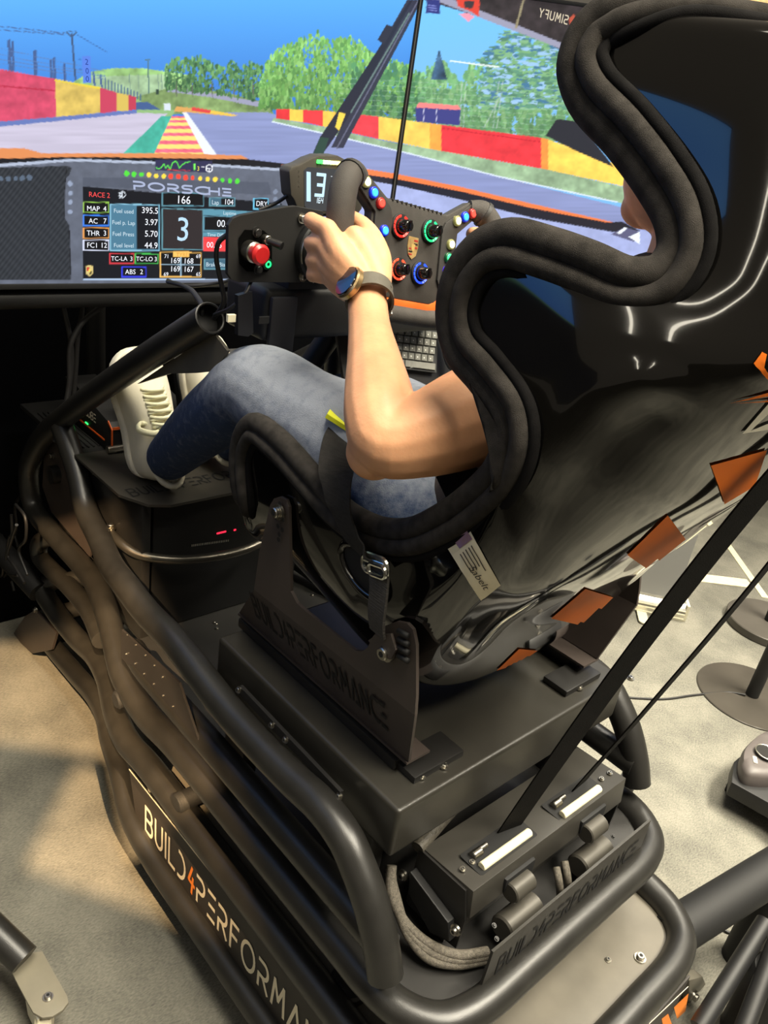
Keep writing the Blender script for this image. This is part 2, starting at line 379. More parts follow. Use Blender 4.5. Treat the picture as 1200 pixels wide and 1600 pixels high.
def foliage(top, bottom, x0, x1, n, cols, seed, r0=4, r1=9):
    r = np.random.default_rng(seed)
    for k in range(n):
        x = r.uniform(x0, x1); t, bt = np.interp(x, *zip(*top)), np.interp(x, *zip(*bottom)); y = t + (bt - t) * r.random() ** .9
        sh = (y - t) / max(bt - t, 1); c = np.array(cols[r.integers(len(cols))], float) * (1.06 - .22 * sh) * r.uniform(.86, 1.1)
        BL(x, y, r.uniform(r0, r1) * .55, r.uniform(r0, r1) * 1.1, c)
# sky
g = np.clip((gy + 20) / 170, 0, 1)[..., None]; canvas[:] = np.array([92, 172, 240]) * (1 - g) + np.array([62, 122, 205]) * g
m = gx > np.interp(gy, [-200, 0, 300], [685, 655, 610]); gg = np.clip((gy + 10) / 150, 0, 1)[..., None]
canvas[m] = (np.array([110, 190, 246]) * (1 - gg) + np.array([120, 180, 232]) * gg)[m]
# hills, banks
PG([(-420, 150), (100, 138), (140, 112), (180, 106), (225, 107), (262, 112), (300, 118), (300, 160), (-420, 180)], (148, 190, 120), .08)
PG([(140, 120), (262, 116), (262, 160), (150, 150)], (160, 190, 150), .06)
PG([(210, 152), (262, 138), (300, 138), (360, 146), (420, 162), (430, 182), (250, 178)], (124, 150, 96), .08)
PG([(262, 138), (300, 140), (410, 160), (408, 168), (330, 152), (262, 143)], (150, 152, 176))
foliage([(258, 104), (275, 90), (300, 92), (318, 88), (335, 100), (350, 106), (362, 92), (372, 108), (392, 96), (408, 104)], [(258, 138), (408, 156)], 258, 410, 900, [(80, 128, 84), (96, 146, 90), (112, 160, 102), (66, 108, 76)], 3, 2, 4.5)
for x in (275, 300, 331, 365, 395): LN((x, 128), (x + 1, 152), 1.6, (96, 100, 92))
foliage([(406, 130), (420, 92), (440, 72), (470, 62), (495, 50), (515, 66), (535, 56), (560, 62), (580, 84), (610, 92), (640, 104), (668, 130)], [(406, 168), (520, 178), (670, 192)], 406, 672, 3600, [(118, 176, 92), (132, 186, 102), (108, 164, 88), (140, 192, 112), (98, 152, 86)], 5, 2, 5.5)
foliage([(560, 92), (600, 96), (640, 110), (690, 128)], [(560, 180), (690, 190)], 545, 700, 260, [(84, 138, 92), (104, 158, 100), (72, 120, 88)], 15, 4, 9)
# right-hand trees, motion blurred
foliage([(655, 118), (690, 92), (720, 128), (735, 98), (750, 104), (770, 120), (800, 100), (860, 92), (900, 96)], [(655, 190), (900, 226)], 655, 905, 1800, [(124, 178, 120), (112, 166, 110), (138, 186, 126), (104, 156, 108)], 8, 3, 8)
for y in range(80, 124, 3): PG([(686 - (y - 76) * .26, y), (686 + (y - 76) * .26, y), (686 + (y - 70) * .26, y + 3), (686 - (y - 70) * .26, y + 3)], (62, 92, 120), .15)
r8 = np.random.default_rng(21)
for k in range(1500):
    x = r8.uniform(752, 905); y = r8.uniform(36, 170)
    if y < np.interp(x, [752, 790, 850, 905], [90, 42, 40, 52]) + r8.uniform(0, 12): continue
    BL(x, y, r8.uniform(3, 9), r8.uniform(1.2, 3.2), [(96, 148, 120), (70, 118, 150), (128, 176, 132), (150, 190, 225), (84, 128, 104), (120, 170, 120)][r8.integers(6)])
LN((703, 95), (780, 105), 2.2, (225, 236, 235))
for i in range(10):
    y = 128 + i * 8; LN((530, y - 6), (905, y + 14), .9, (190, 210, 205), .35)
for x in (722, 728, 780, 786): LN((x, 126), (x - 4 - (x > 750) * 6, 200), 1.2, (190, 200, 205), .6)
LN((782, 150), (756, 200), 1.4, (190, 200, 205), .6)
PG([(650, 168), (654, 162), (720, 168), (718, 196), (650, 190)], (62, 64, 128)); PG([(652, 164), (655, 160), (716, 165), (720, 172), (652, 168)], (238, 130, 128))
for x in (662, 682): LN((x, 170), (x, 192), 1.5, (200, 200, 225))
# left fence, masts, board
for x, t, b, wd in ((-60, 40, 110, 8), (14, 62, 112, 5), (19, 64, 112, 4), (54, 79, 118, 6), (79, 93, 124, 4), (84, 90, 124, 4), (100, 100, 128, 4), (146, 112, 136, 3), (157, 117, 138, 3)): LN((x, t), (x + 2, b), wd, (66, 92, 140))
for i in range(12): LN((165 + i * 5, 122 + i * 2.2), (165 + i * 5, 142 + i * 1.4), 2, (72, 98, 130))
for y0, y1 in ((62, 112), (76, 118), (90, 120), (100, 124)): LN((-200, y0 - 30), (165, y1), 1, (90, 120, 170), .8)
LN((112, 52), (118, 126), 3, (62, 84, 118)); LN((104, 50), (112, 58), 2, (62, 84, 118)); LN((120, 50), (112, 58), 2, (62, 84, 118)); LN((104, 49), (120, 49), 1.5, (62, 84, 118))
LN((-300, 10), (104, 52), 1.4, (70, 100, 150)); LN((-300, 26), (104, 54), 1.4, (70, 100, 150)); LN((120, 54), (168, 82), 1.2, (60, 100, 160))
LN((231, 96), (233, 146), 2, (80, 110, 110)); LN((227, 94), (235, 94), 2, (80, 110, 110))
PG([(128, 87), (141, 88), (143, 130), (130, 129)], (84, 124, 216)); LN((122, 92), (128, 93), 1.5, (50, 100, 180)); LN((124, 108), (129, 109), 1.5, (50, 100, 180))
for x in (202, 216, 247, 252): LN((x, 116), (x + 1, 140), 1, (110, 135, 125))
# left barrier
PG([(-420, 60), (0, 108), (90, 124), (89, 183), (0, 193), (-420, 240)], (196, 72, 100), .04); LN((-400, 100), (90, 142), 2.5, (176, 44, 70))
PG([(86, 124), (158, 138), (157, 176), (88, 184)], (205, 178, 92), .04); LN((86, 125), (158, 138), 3, (222, 200, 60))
PG([(157, 137), (184, 145), (183, 174), (157, 177)], (192, 66, 92)); PG([(183, 145), (202, 149), (201, 173), (183, 174)], (206, 180, 90)); PG([(201, 148), (213, 152), (213, 171), (201, 173)], (186, 62, 84))
PG([(213, 160), (232, 160), (252, 172), (213, 173)], (66, 92, 140)); PG([(213, 172), (275, 172), (268, 182), (200, 182)], (140, 178, 120))
PG([(256, 162), (266, 162), (267, 173), (257, 173)], (205, 215, 225)); PG([(244, 140), (249, 140), (249, 148), (244, 148)], (50, 70, 60))
# tarmac
PG([(-420, 246), (0, 194), (215, 176), (262, 178), (192, 246), (-420, 320)], (190, 184, 204), .04, N_h)
PG([(-420, 238), (0, 190), (214, 172), (214, 177), (0, 198), (-420, 250)], (98, 116, 176))
PG([(252, 182), (269, 182), (242, 246), (186, 246)], (70, 172, 152), .04)
PG([(268, 182), (288, 182), (324, 246), (238, 246)], (240, 214, 120))
for i in range(6):
    a, b = (i / 6) ** 1.35, ((i + .5) / 6) ** 1.35
    PG([(268 - 30 * a, 182 + 64 * a), (288 + 36 * a, 182 + 64 * a), (288 + 36 * b, 182 + 64 * b), (268 - 30 * b, 182 + 64 * b)], (232, 104, 128), .05)
PG([(286, 176), (295, 176), (600, 240), (800, 300), (1000, 360), (1280, 440), (1280, 560), (300, 300), (340, 246)], (138, 148, 190))
PG([(292, 176), (420, 176), (470, 190), (600, 228), (700, 256), (965, 322), (1280, 420), (1280, 520), (620, 300), (450, 262), (345, 246)], (134, 144, 188), .045, N_h)
PG([(285, 176), (292, 176), (342, 246), (322, 246)], (222, 228, 238))
PG([(276, 166), (330, 172), (372, 180), (366, 182), (300, 176), (272, 174)], (210, 160, 90)); PG([(300, 167), (330, 172), (328, 177), (300, 173)], (215, 70, 70)); PG([(330, 172), (372, 180), (366, 182), (328, 177)], (225, 190, 80))
# right verge and barrier
PG([(428, 184), (505, 198), (600, 220), (690, 236), (860, 266), (965, 290), (1280, 370), (1280, 410), (965, 316), (780, 276), (640, 240), (530, 214), (425, 190)], (150, 178, 142), .06)
for a, b in (((425, 190), (530, 214)), ((530, 214), (640, 240)), ((640, 240), (780, 276)), ((780, 276), (965, 316))): LN(a, b, 2, (214, 226, 240))
tx = [432, 505, 590, 690, 850, 905, 960, 1280]; ty = [170, 173, 182, 195, 216, 234, 258, 330]; bx = [432, 480, 590, 690, 850, 960, 1280]; by = [185, 192, 217, 236, 264, 288, 360]
def wallseg(a, b, col):
    xs = np.linspace(a, b, 8); PG([(x, np.interp(x, tx, ty)) for x in xs] + [(x, np.interp(x, bx, by)) for x in xs[::-1]], col, .03)
for a, b, c in ((432, 453, (226, 58, 62)), (453, 474, (244, 200, 84)), (474, 505, (226, 62, 66)), (505, 542, (240, 196, 84)), (542, 592, (226, 66, 76)), (592, 672, (238, 200, 92)), (672, 690, (238, 160, 70)), (690, 846, (228, 58, 66)), (846, 857, (236, 150, 70)), (857, 1280, (250, 208, 92))): wallseg(a, b, c)
LN((690, 200), (846, 222), 1.5, (190, 36, 50))
PG([(852, 212), (870, 186), (905, 190), (960, 262), (905, 238)], (40, 42, 50))
# wiper
PG([(636, 0), (658, 0), (650, 18), (536, 232), (518, 230), (560, 140), (612, 42)], (52, 54, 70)); PG([(641, 0), (645, 0), (540, 190), (512, 230), (500, 246), (486, 246), (500, 214), (543, 150)], (40, 42, 56))
PG([(590, 62), (604, 38), (616, 42), (600, 70)], (46, 48, 62)); LN((654, 0), (526, 232), 2, (96, 98, 120)); LN((640, 20), (548, 176), 2.5, (150, 190, 170), .5)
PG([(530, 175), (540, 178), (530, 204), (524, 198)], (236, 206, 80)); PG([(488, 246), (500, 214), (514, 216), (504, 246)], (44, 70, 60))
# windscreen banner on the right screen
PG([(664, 0), (655, -170), (1280, -170), (1280, 180), (985, 136), (850, 64), (760, 30)], (58, 50, 54)); PG([(668, -4), (700, -4), (990, 112), (990, 124), (860, 70)], (150, 150, 172)); PG([(690, -170), (1280, -170), (1280, 170), (990, 112), (700, -4)], (50, 44, 46), .1)
LN((818, 0), (806, 44), 3, (150, 140, 110)); PG([(667, 0), (688, 0), (687, 22), (665, 20)], (44, 52, 120))
for i in range(3): LN((669, 8 + i * 4), (683, 9 + i * 4), 1.2, (120, 130, 200))
PG([(712, -6), (750, -6), (748, 26), (736, 18), (716, 10)], (214, 66, 50)); PG([(718, 22), (732, 34), (742, 26), (730, 20)], (236, 150, 170)); PG([(726, 2), (742, 2), (738, 14), (726, 12)], (58, 50, 54))
PG([(890, 28), (897, 22), (902, 32), (898, 40), (890, 38)], (180, 80, 60))
# bonnet and dash top
PG([(-420, 232), (0, 232), (40, 232), (64, 239), (300, 240), (378, 243), (392, 250), (392, 256), (-420, 262)], (214, 136, 84))
PG([(-420, 262), (0, 248), (120, 245), (390, 249), (448, 256), (456, 264), (448, 268), (120, 254), (0, 260), (-420, 280)], (24, 25, 30))
PG([(-420, 275), (0, 258), (112, 250), (300, 256), (452, 266), (460, 290), (470, 470), (-420, 470)], (92, 98, 112), .03)
PG([(-420, 270), (0, 256), (112, 248), (300, 254), (452, 264), (452, 268), (300, 258), (112, 252), (0, 261), (-420, 277)], (168, 178, 198))
cm = inside([(-420, 275), (0, 262), (104, 259), (112, 262), (109, 272), (102, 280), (101, 340), (108, 352), (110, 437), (-420, 440)])
st = (np.sin((gx * .8 + gy * .62) * 1.05) + np.sin((gx - gy) * .35) * .3)[..., None]; canvas[cm] = (np.array([44, 48, 54]) + st * 9)[cm]
LN((104, 262), (101, 300), 1.5, (24, 25, 30)); LN((101, 300), (101, 340), 1.5, (24, 25, 30)); LN((108, 352), (111, 437), 1.5, (24, 25, 30))
for i in range(9): BL(2 + i * 11 - 44, 279 - i * .6 + 3, 4.2, 4.4, (84, 98, 116))
for i in range(4): BL(110, 287 + i * 14.5, 3.6, 3.8, (140, 152, 176))
PG([(129, 291), (440, 318), (448, 436), (130, 436)], (15, 18, 26)); PG([(200, 278), (420, 285), (425, 305), (130, 291), (130, 278)], (72, 78, 92), .0, alpha=.6)
for i in range(4): BL(430 + (i > 1) * 5, 300 + i * 11, 3.4, 3.6, (120, 130, 150))
LN((130, 436.5), (448, 437), 1.6, (176, 200, 230))
PG([(243, 249), (332, 252), (332, 270), (243, 266)], (46, 46, 78))
for i, c in enumerate(['g'] * 3 + ['y'] * 3 + ['r'] * 4 + ['y'] * 3 + ['g'] * 3): BL(198 + i * 11.5, 271 + i * .8, 3.9, 4.1, dict(g=(80, 214, 60), y=(250, 214, 70), r=(244, 72, 52))[c])
px_, rr = [244, 248, 252, 256, 259, 262, 266, 270, 274, 277, 280, 284, 290, 298], [262, 264, 262, 256, 263, 258, 264, 254, 252, 254, 263, 258, 254, 253]
for i in range(13): LN((px_[i], rr[i]), (px_[i + 1], rr[i + 1]), 1.2, (100, 236, 80))
LN((262, 265), (298, 267), 1, (200, 60, 60)); LN((304, 256), (304, 266), 2.4, (120, 236, 90))
for a in range(16):
    t0, t1 = math.tau * a / 16, math.tau * (a + 1) / 16; LN((327 + 5 * math.cos(t0), 263 + 5.6 * math.sin(t0)), (327 + 5 * math.cos(t1), 263 + 5.6 * math.sin(t1)), 1.6, (236, 240, 246))
LN((322, 263), (332, 263), 1.4, (236, 240, 246)); LN((327, 263), (327, 268), 1.4, (236, 240, 246)); LN((315, 261), (320, 261), 1.5, (220, 220, 230))
def FR(x0, y0, x1, y1, col, fill=(8, 9, 14), wd=1.3, sl=.02):
    PG([(x0, y0), (x1, y0 + (x1 - x0) * sl), (x1, y1 + (x1 - x0) * sl * .3), (x0, y1)], col); PG([(x0 + wd, y0 + wd), (x1 - wd, y0 + wd + (x1 - x0) * sl), (x1 - wd, y1 - wd + (x1 - x0) * sl * .3), (x0 + wd, y1 - wd)], fill)
for (y, c) in ((315, (150, 200, 80)), (335.5, (60, 130, 240)), (355, (236, 160, 80)), (374, (220, 226, 250))): FR(130, y, 171, y + 17.5, c)
FR(172, 318, 250, 392, (140, 196, 220), (72, 116, 140)); PG([(214, 321), (248, 322), (248, 390), (214, 390)], (14, 16, 24)); FR(253, 300, 319, 322, (90, 140, 156)); FR(253, 325, 318, 390, (96, 146, 160), (44, 38, 40), sl=.03)
FR(171, 395, 210, 412, (214, 60, 70)); FR(211, 395.5, 248, 412.5, (70, 190, 84)); FR(190, 416, 229, 433, (56, 66, 236)); FR(250, 393, 315, 433, (240, 186, 96))
LN((282.5, 400), (282.5, 432), 1.2, (150, 180, 200)); LN((252, 413), (314, 414), 1.2, (150, 180, 200)); PG([(271, 393), (296, 393), (295, 402), (271, 401)], (240, 186, 96))
FR(327, 308, 368, 322, (96, 146, 160), (66, 100, 120)); PG([(346, 309), (366, 310), (366, 321), (346, 320)], (10, 12, 18)); FR(396, 309, 420, 327, (110, 196, 232))
PG([(318, 326), (420, 332), (420, 340), (318, 336)], (86, 140, 160)); FR(318, 337, 420, 361, (90, 140, 160)); PG([(318, 362), (420, 364), (420, 370), (318, 370)], (86, 140, 160)); FR(318, 370, 356, 392, (230, 70, 74), (226, 62, 66)); FR(319, 404, 360, 421, (96, 146, 160), (60, 96, 116))
PG([(134, 416), (140, 414), (146, 416), (145, 428), (140, 432), (135, 428)], (206, 186, 120)); PG([(136, 418), (140, 418), (140, 424), (136, 424)], (190, 60, 50)); PG([(140, 424), (144, 424), (143, 428), (140, 430)], (70, 60, 40)); PG([(138.5, 421), (142, 421), (142, 426), (138.5, 426)], (236, 206, 90))
for k in range(4): LN((186, 301 + k * 2.6), (190, 300.4 + k * 2.6), 1.1, (225, 235, 245))
for a in range(8):
    t0, t1 = -math.pi / 2 + math.pi * a / 8, -math.pi / 2 + math.pi * (a + 1) / 8; LN((191 + 5 * math.cos(t0), 304 + 5 * math.sin(t0)), (191 + 5 * math.cos(t1), 304 + 5 * math.sin(t1)), 1.3, (225, 235, 245))
LN((191, 299), (191, 309), 1.3, (225, 235, 245))
# right screen: bonnet edge, seal, dash plastic
PG([(455, 256), (540, 256), (622, 274), (720, 300), (830, 324), (960, 350), (1280, 420), (1280, 560), (455, 560)], (160, 170, 214), .02)
PG([(440, 258), (470, 258), (560, 262), (622, 272), (720, 292), (830, 318), (962, 348), (962, 354), (830, 326), (720, 300), (622, 281), (540, 268), (440, 266)], (232, 124, 70))
PG([(540, 268), (622, 280), (720, 299), (830, 325), (950, 348), (972, 346), (1000, 360), (966, 364), (830, 340), (720, 312), (622, 290), (540, 276)], (34, 34, 44))
PG([(955, 366), (976, 355), (1000, 362), (1000, 372), (990, 378)], (90, 90, 120)); PG([(964, 364), (976, 355), (980, 357), (969, 366)], (236, 244, 250)); PG([(983, 370), (1000, 362), (1000, 382)], (236, 244, 250))
canvas = np.clip(canvas, 0, 255)
CLIN = lin(canvas)
def sample(px, py):
    x = np.clip(px - X0, 0, CW - 1.001); y = np.clip(py - Y0, 0, CH - 1.001); ix, iy = x.astype(int), y.astype(int); tx, ty = (x - ix)[..., None], (y - iy)[..., None]
    return (CLIN[iy, ix] * (1 - tx) + CLIN[iy, ix + 1] * tx) * (1 - ty) + (CLIN[iy + 1, ix] * (1 - tx) + CLIN[iy + 1, ix + 1] * tx) * ty

# ------------------------------------------------------------------ the three displays: flat panels standing in front of the rig
SW, SH, SZ, SY, SX = 1.215, 0.690, 1.115, 1.63, 0.612
def screen_grid(name, o, ax, nx, ny, colfun, parent, lift=.001):
    o, ax = np.asarray(o, float), np.asarray(ax, float); n = np.cross(ax, [0, 0, 1.]); uu, vv = np.meshgrid(np.linspace(0, SW, nx + 1), np.linspace(0, SH, ny + 1))
    P = o + uu[..., None] * ax + vv[..., None] * np.array([0, 0, 1.]) + n * lift; c = colfun(P, uu, vv); idx = np.arange((nx + 1) * (ny + 1)).reshape(ny + 1, nx + 1)
    F = np.stack([idx[:-1, :-1], idx[:-1, 1:], idx[1:, 1:], idx[1:, :-1]], -1).reshape(-1, 4)
    me = bpy.data.meshes.new(name); me.vertices.add(P.reshape(-1, 3).shape[0]); me.vertices.foreach_set('co', P.reshape(-1).astype(np.float32))
    me.loops.add(F.size); me.loops.foreach_set('vertex_index', F.reshape(-1).astype(np.int32)); me.polygons.add(len(F)); me.polygons.foreach_set('loop_start', np.arange(0, F.size, 4, dtype=np.int32))
    me.update(calc_edges=True); a = me.color_attributes.new('Col', 'FLOAT_COLOR', 'POINT'); d = np.ones((P.reshape(-1, 3).shape[0], 4), np.float32); d[:, :3] = c.reshape(-1, 3); a.data.foreach_set('color', d.ravel())
    me.materials.append(attr_mat('display_picture', .4, 1.3)); ob = bpy.data.objects.new(name, me); COL.objects.link(ob)
    ob.parent = parent; ob.matrix_parent_inverse = parent.matrix_world.inverted(); return ob
def display(label, o, ax, nx, ny, colfun, name='television'):
    o, ax = np.asarray(o, float), np.asarray(ax, float); n = np.cross(ax, [0, 0, 1.]); Z = np.array([0, 0, 1.])
    t = thing(name, label, 'monitor', tuple(o + ax * SW / 2)); R = Matrix((tuple(ax), tuple(-n), tuple(Z))).transposed(); c = o + ax * SW / 2 + Z * SH / 2
    box('housing', c - n * .024, (SW + .006, .044, SH + .010), MATTE, t, .004, R)
    b = .0036
    mbz = MB()
    for cc, s in ((o + Z * SH / 2 + ax * b * .4, (b, .010, SH + .01)), (o + ax * (SW - b * .4) + Z * SH / 2, (b, .010, SH + .01)), (o + ax * SW / 2 + Z * 0.0, (SW + .006, .012, .010)), (o + ax * SW / 2 + Z * SH, (SW + .006, .010, .008))): mbz.add(*bbox(cc, s, .001, R))
    mbz.build('bezel', MATTE, t, True, 35); screen_grid('picture', o, ax, nx, ny, colfun, t); return t
def photo_cols(P, u, v): q = proj(P); return sample(q[..., 0], q[..., 1])
tv_c = display('large display straight ahead showing a race track and the instrument panel', (SX - SW, SY, SZ), (1, 0, 0), 640, 360, photo_cols)
a55 = math.radians(55); axr = np.array([math.cos(a55), -math.sin(a55), 0])
tv_r = display('angled right display showing a red and yellow track barrier below trees', (SX + .005, SY - .006, SZ), axr, 420, 300, photo_cols)
def left_cols(P, u, v):
    c = np.zeros(P.shape); h = v / SH; c[:] = lin((92, 152, 240)); g = np.clip((h - .5) / .5, 0, 1)[..., None]; c = c * (1 - g) + lin((112, 178, 250)) * g
    c[h < .50] = lin((110, 150, 90)); c[h < .47] = lin((26, 26, 30)); return c
axl = np.array([math.cos(a55), math.sin(a55), 0])
tv_l = display('angled left display showing blue sky over a track wall', np.array([SX - SW - .005, SY - .006, SZ]) - axl * SW, axl, 60, 40, left_cols)
# lettering on the centre picture
def on_c(px, py): return aty(px, py, SY)
EX, EZ, EN = V(1, 0, 0), V(0, 0, 1), V(0, -1, 0)
mbt = MB()
def scr_text(txt, px, py, hpx, col, align='LEFT', xs=1.0):
    p = on_c(px, py); mpp = np.linalg.norm(on_c(px, py - 10) - p) / 10; sl = .0
    lay_font(mbt, txt, p + EN * .001, EX, EZ, EN, hpx * mpp * 1.42, col, .0006, align, xs=xs)
WT = (236, 240, 248); GR = (190, 210, 220)
for txt, x, y, h, c, al in (('RACE 2', 138, 307, 8, (232, 74, 74), 'LEFT'), ('MAP', 135, 329, 8, WT, 'LEFT'), ('4', 166, 330, 8, WT, 'RIGHT'), ('AC', 138, 348.5, 8, WT, 'LEFT'), ('7', 166, 349, 8, WT, 'RIGHT'), ('THR', 135, 367.5, 8, WT, 'LEFT'), ('3', 166, 368, 8, WT, 'RIGHT'), ('FC1', 135, 386.5, 8, WT, 'LEFT'), ('12', 167, 387, 8, WT, 'RIGHT'),
    ('Fuel used', 177, 332, 6.5, GR, 'LEFT'), ('Fuel p. Lap', 174.5, 350, 6.5, GR, 'LEFT'), ('Fuel Press', 175, 368, 6.5, GR, 'LEFT'), ('Fuel level', 177, 386, 6.5, GR, 'LEFT'), ('395.5', 247, 334, 9.5, WT, 'RIGHT'), ('3.97', 246, 352, 9.5, WT, 'RIGHT'), ('5.70', 246, 370, 9.5, WT, 'RIGHT'), ('44.9', 246, 388, 9.5, WT, 'RIGHT'),
    ('TC-LA', 173, 407, 7, WT, 'LEFT'), ('3', 207, 407.5, 7, WT, 'RIGHT'), ('TC-LO', 212, 407.5, 7, WT, 'LEFT'), ('3', 245, 408, 7, WT, 'RIGHT'), ('ABS', 195, 428, 7.5, WT, 'LEFT'), ('2', 223, 428, 7.5, WT, 'RIGHT'),
    ('166', 286, 318, 12.5, WT, 'CENTER'), ('3', 285, 376, 37, (176, 208, 232), 'CENTER'), ('TYRE', 284, 401, 6.5, (196, 140, 60), 'CENTER'), ('169', 281, 411, 8.5, WT, 'RIGHT'), ('168', 286, 411.5, 8.5, WT, 'LEFT'), ('169', 281, 424, 8.5, WT, 'RIGHT'), ('167', 286, 424.5, 8.5, WT, 'LEFT'), ('71', 256, 403, 6, WT, 'LEFT'), ('69', 313, 403, 6, WT, 'RIGHT'), ('69', 255, 431, 6, WT, 'LEFT'), ('65', 313, 431, 6, WT, 'RIGHT'),
    ('Lap', 330, 319, 7, GR, 'LEFT'), ('104', 364, 320, 8.5, WT, 'RIGHT'), ('DRY', 408, 322, 8, WT, 'CENTER'), ('Laptime', 348, 335, 5.5, GR, 'LEFT'), ('00.', 338, 354, 11, WT, 'LEFT'), ('Time Diff', 323, 369, 5.5, GR, 'LEFT'), ('00.56', 322, 386.5, 9, WT, 'LEFT'), ('Brake Bias', 321, 416, 6.5, GR, 'LEFT'), ('2', 135, 101, 9, (28, 50, 130), 'CENTER'), ('0', 135.7, 115, 9, (28, 50, 130), 'CENTER'), ('0', 136, 127.5, 9, (28, 50, 130), 'CENTER'), ('3', 307, 266.5, 7, (240, 214, 80), 'LEFT')):
    scr_text(txt, x, y, h, c, al)
p0, p1 = on_c(209, 295), on_c(360, 303); q0 = on_c(208, 280)
lay_text(mbt, list('PORSCHE'), p0 + EN * .001, EX, (q0 - p0) / np.linalg.norm(q0 - p0), on_c(209, 283.5)[2] - p0[2], EN, .0006, gap=.55, wid=.26, xs=2.4, col=(158, 168, 196), width=np.linalg.norm(p1 - p0))
mbt.build('lettering', attr_mat('display_picture'), tv_c, label='white and grey digits and words of the instrument panel')['kind'] = 'stuff'
mbt = MB()   # banner seen from inside the car, mirrored
nR = np.cross(axr, [0, 0, 1.]); pR0 = np.array([SX + .005, SY - .006, SZ]); q = atpl(886, 38, pR0, nR); q2 = atpl(842, 26, pR0, nR); dxm = (q2 - q) / np.linalg.norm(q2 - q)
lay_text(mbt, list('SIMUFY'), q + nR * .001, dxm, V(0, 0, 1), .016, nR, .0008, gap=.35, wid=.16, col=(196, 184, 160), width=np.linalg.norm(q2 - q))
mbt.build('lettering', attr_mat('display_picture'), tv_r, label='mirrored windscreen banner lettering')['kind'] = 'stuff'

# ------------------------------------------------------------------ backdrop below the displays
bk = box('wall_front', (0, 2.15, .62), (5.2, .04, 1.24), mat('black_backdrop_cloth', (7, 8, 12), .95, 0, .1, 60, .3, 5, spec=.08), None, .004); structure(bk); bk['label'] = 'black backdrop panel standing below and behind the displays'

# ------------------------------------------------------------------ tubular rig frame
rig = thing('simulator_frame', 'black tubular steel simulator frame with lettered side panel, standing on the carpet', 'frame', (0, .9, 0))
def PX(lst): return np.array([atx(a, b, x) for a, b, x in lst])
def mir(P): P = np.array(P, float).copy(); P[:, 0] *= -1; return P
RT = .0252
A_ = PX([(602, 1524, -.315), (595, 1475, -.315), (580, 1412, -.315), (562, 1360, -.315), (540, 1310, -.315), (505, 1262, -.315), (455, 1215, -.315), (365, 1120, -.315), (275, 1005, -.315), (232, 960, -.31), (197, 915, -.30), (172, 880, -.275), (155, 840, -.25), (135, 797, -.235), (119, 730, -.225), (97, 666, -.222)])
pA = catmull(A_, 7); tube('upper_side_rail', pA, RT, POWDER, rig); tube('upper_side_rail', mir(pA), RT, POWDER, rig)
C_ = PX([(328, 497, -.22), (220, 565, -.22), (120, 636, -.22), (62, 690, -.22), (45, 740, -.22), (52, 792, -.22), (80, 830, -.22), (125, 880, -.222), (147, 908, -.23), (165, 950, -.25), (178, 1000, -.275), (192, 1055, -.30), (227, 1115, -.31)])
zc = C_[-1][2]; Cb = [(-.31, y, .432) for y in (1.0, .8, .6, .5, .45)] + [(-.300, .39, .432), (-.27, .348, .432), (-.22, .330, .432), (-.1, .327, .432), (0, .327, .432)]
pC = catmull(np.vstack([C_, Cb]), 7); full = np.vstack([pC, mir(pC)[::-1][1:]]); tube('main_hoop_rail', full, RT, POWDER, rig, caps=False, seg=18)
for s in (-1, 1):   # open pipe mouths
    e = pC[0].copy(); d = pC[0] - pC[1]; e[0] *= -s; d[0] *= -s; d /= np.linalg.norm(d); mbp = MB(); mbp.add(*ring(e, d, RT - .0012, .0022, 20, 6)); mbp.add(*disc(e - d * .02, d, RT - .001), mi=1); mbp.build('pipe_mouth', [SATIN, BLACK], rig, True, 40)
B_ = fillet([(-.31, .43, .520), (-.31, .6, .523), (-.31, 1.12, .523), (-.30, 1.19, .52)], .05); tube('middle_side_rail', B_, RT * .95, POWDER, rig); tube('middle_side_rail', mir(B_), RT * .95, POWDER, rig)
E_ = PX([(88, 905, -.19), (68, 918, -.22), (85, 952, -.22), (120, 997, -.22), (150, 1027, -.222), (167, 1060, -.24), (182, 1120, -.29), (200, 1160, -.308)])
Eb = [(-.31, y, .300) for y in (1.1, .9, .7, .55, .42, .34)] + [(-.300, .28, .297), (-.27, .238, .295), (-.22, .220, .295), (-.1, .217, .295), (0, .217, .295)]
pE = catmull(np.vstack([E_, Eb]), 7); tube('lower_loop_rail', np.vstack([pE, mir(pE)[::-1][1:]]), RT * 1.02, POWDER, rig, seg=18)
G_ = PX([(57, 977, -.22), (82, 1010, -.22), (120, 1055, -.22), (150, 1090, -.225), (165, 1122, -.24), (172, 1155, -.26), (187, 1205, -.29), (202, 1268, -.315), (218, 1304, -.322), (245, 1350, -.322)])
zg = G_[-1][2]; Gb = [(-.322, .9, zg), (-.322, .6, zg), (-.322, .34, zg), (-.31, .27, zg), (-.27, .225, zg), (0, .215, zg)]
pG = catmull(np.vstack([G_, Gb]), 6); tube('bottom_loop_rail', np.vstack([pG, mir(pG)[::-1][1:]]), RT * .95, POWDER, rig, seg=16)
D_ = PX([(85, 838, -.20), (62, 848, -.22), (62, 868, -.22), (80, 890, -.22), (107, 915, -.222), (140, 955, -.235), (160, 1000, -.26)]); pD = catmull(D_, 6); tube('front_brace_tube', pD, RT * .9, POWDER, rig); tube('front_brace_tube', mir(pD), RT * .9, POWDER, rig)
for yy, zz, hw in ((1.80, .62, .22), (1.72, .36, .22), (1.82, .20, .22)): tube('cross_tube', [(-hw, yy, zz), (hw, yy, zz)], RT * .9, POWDER, rig)
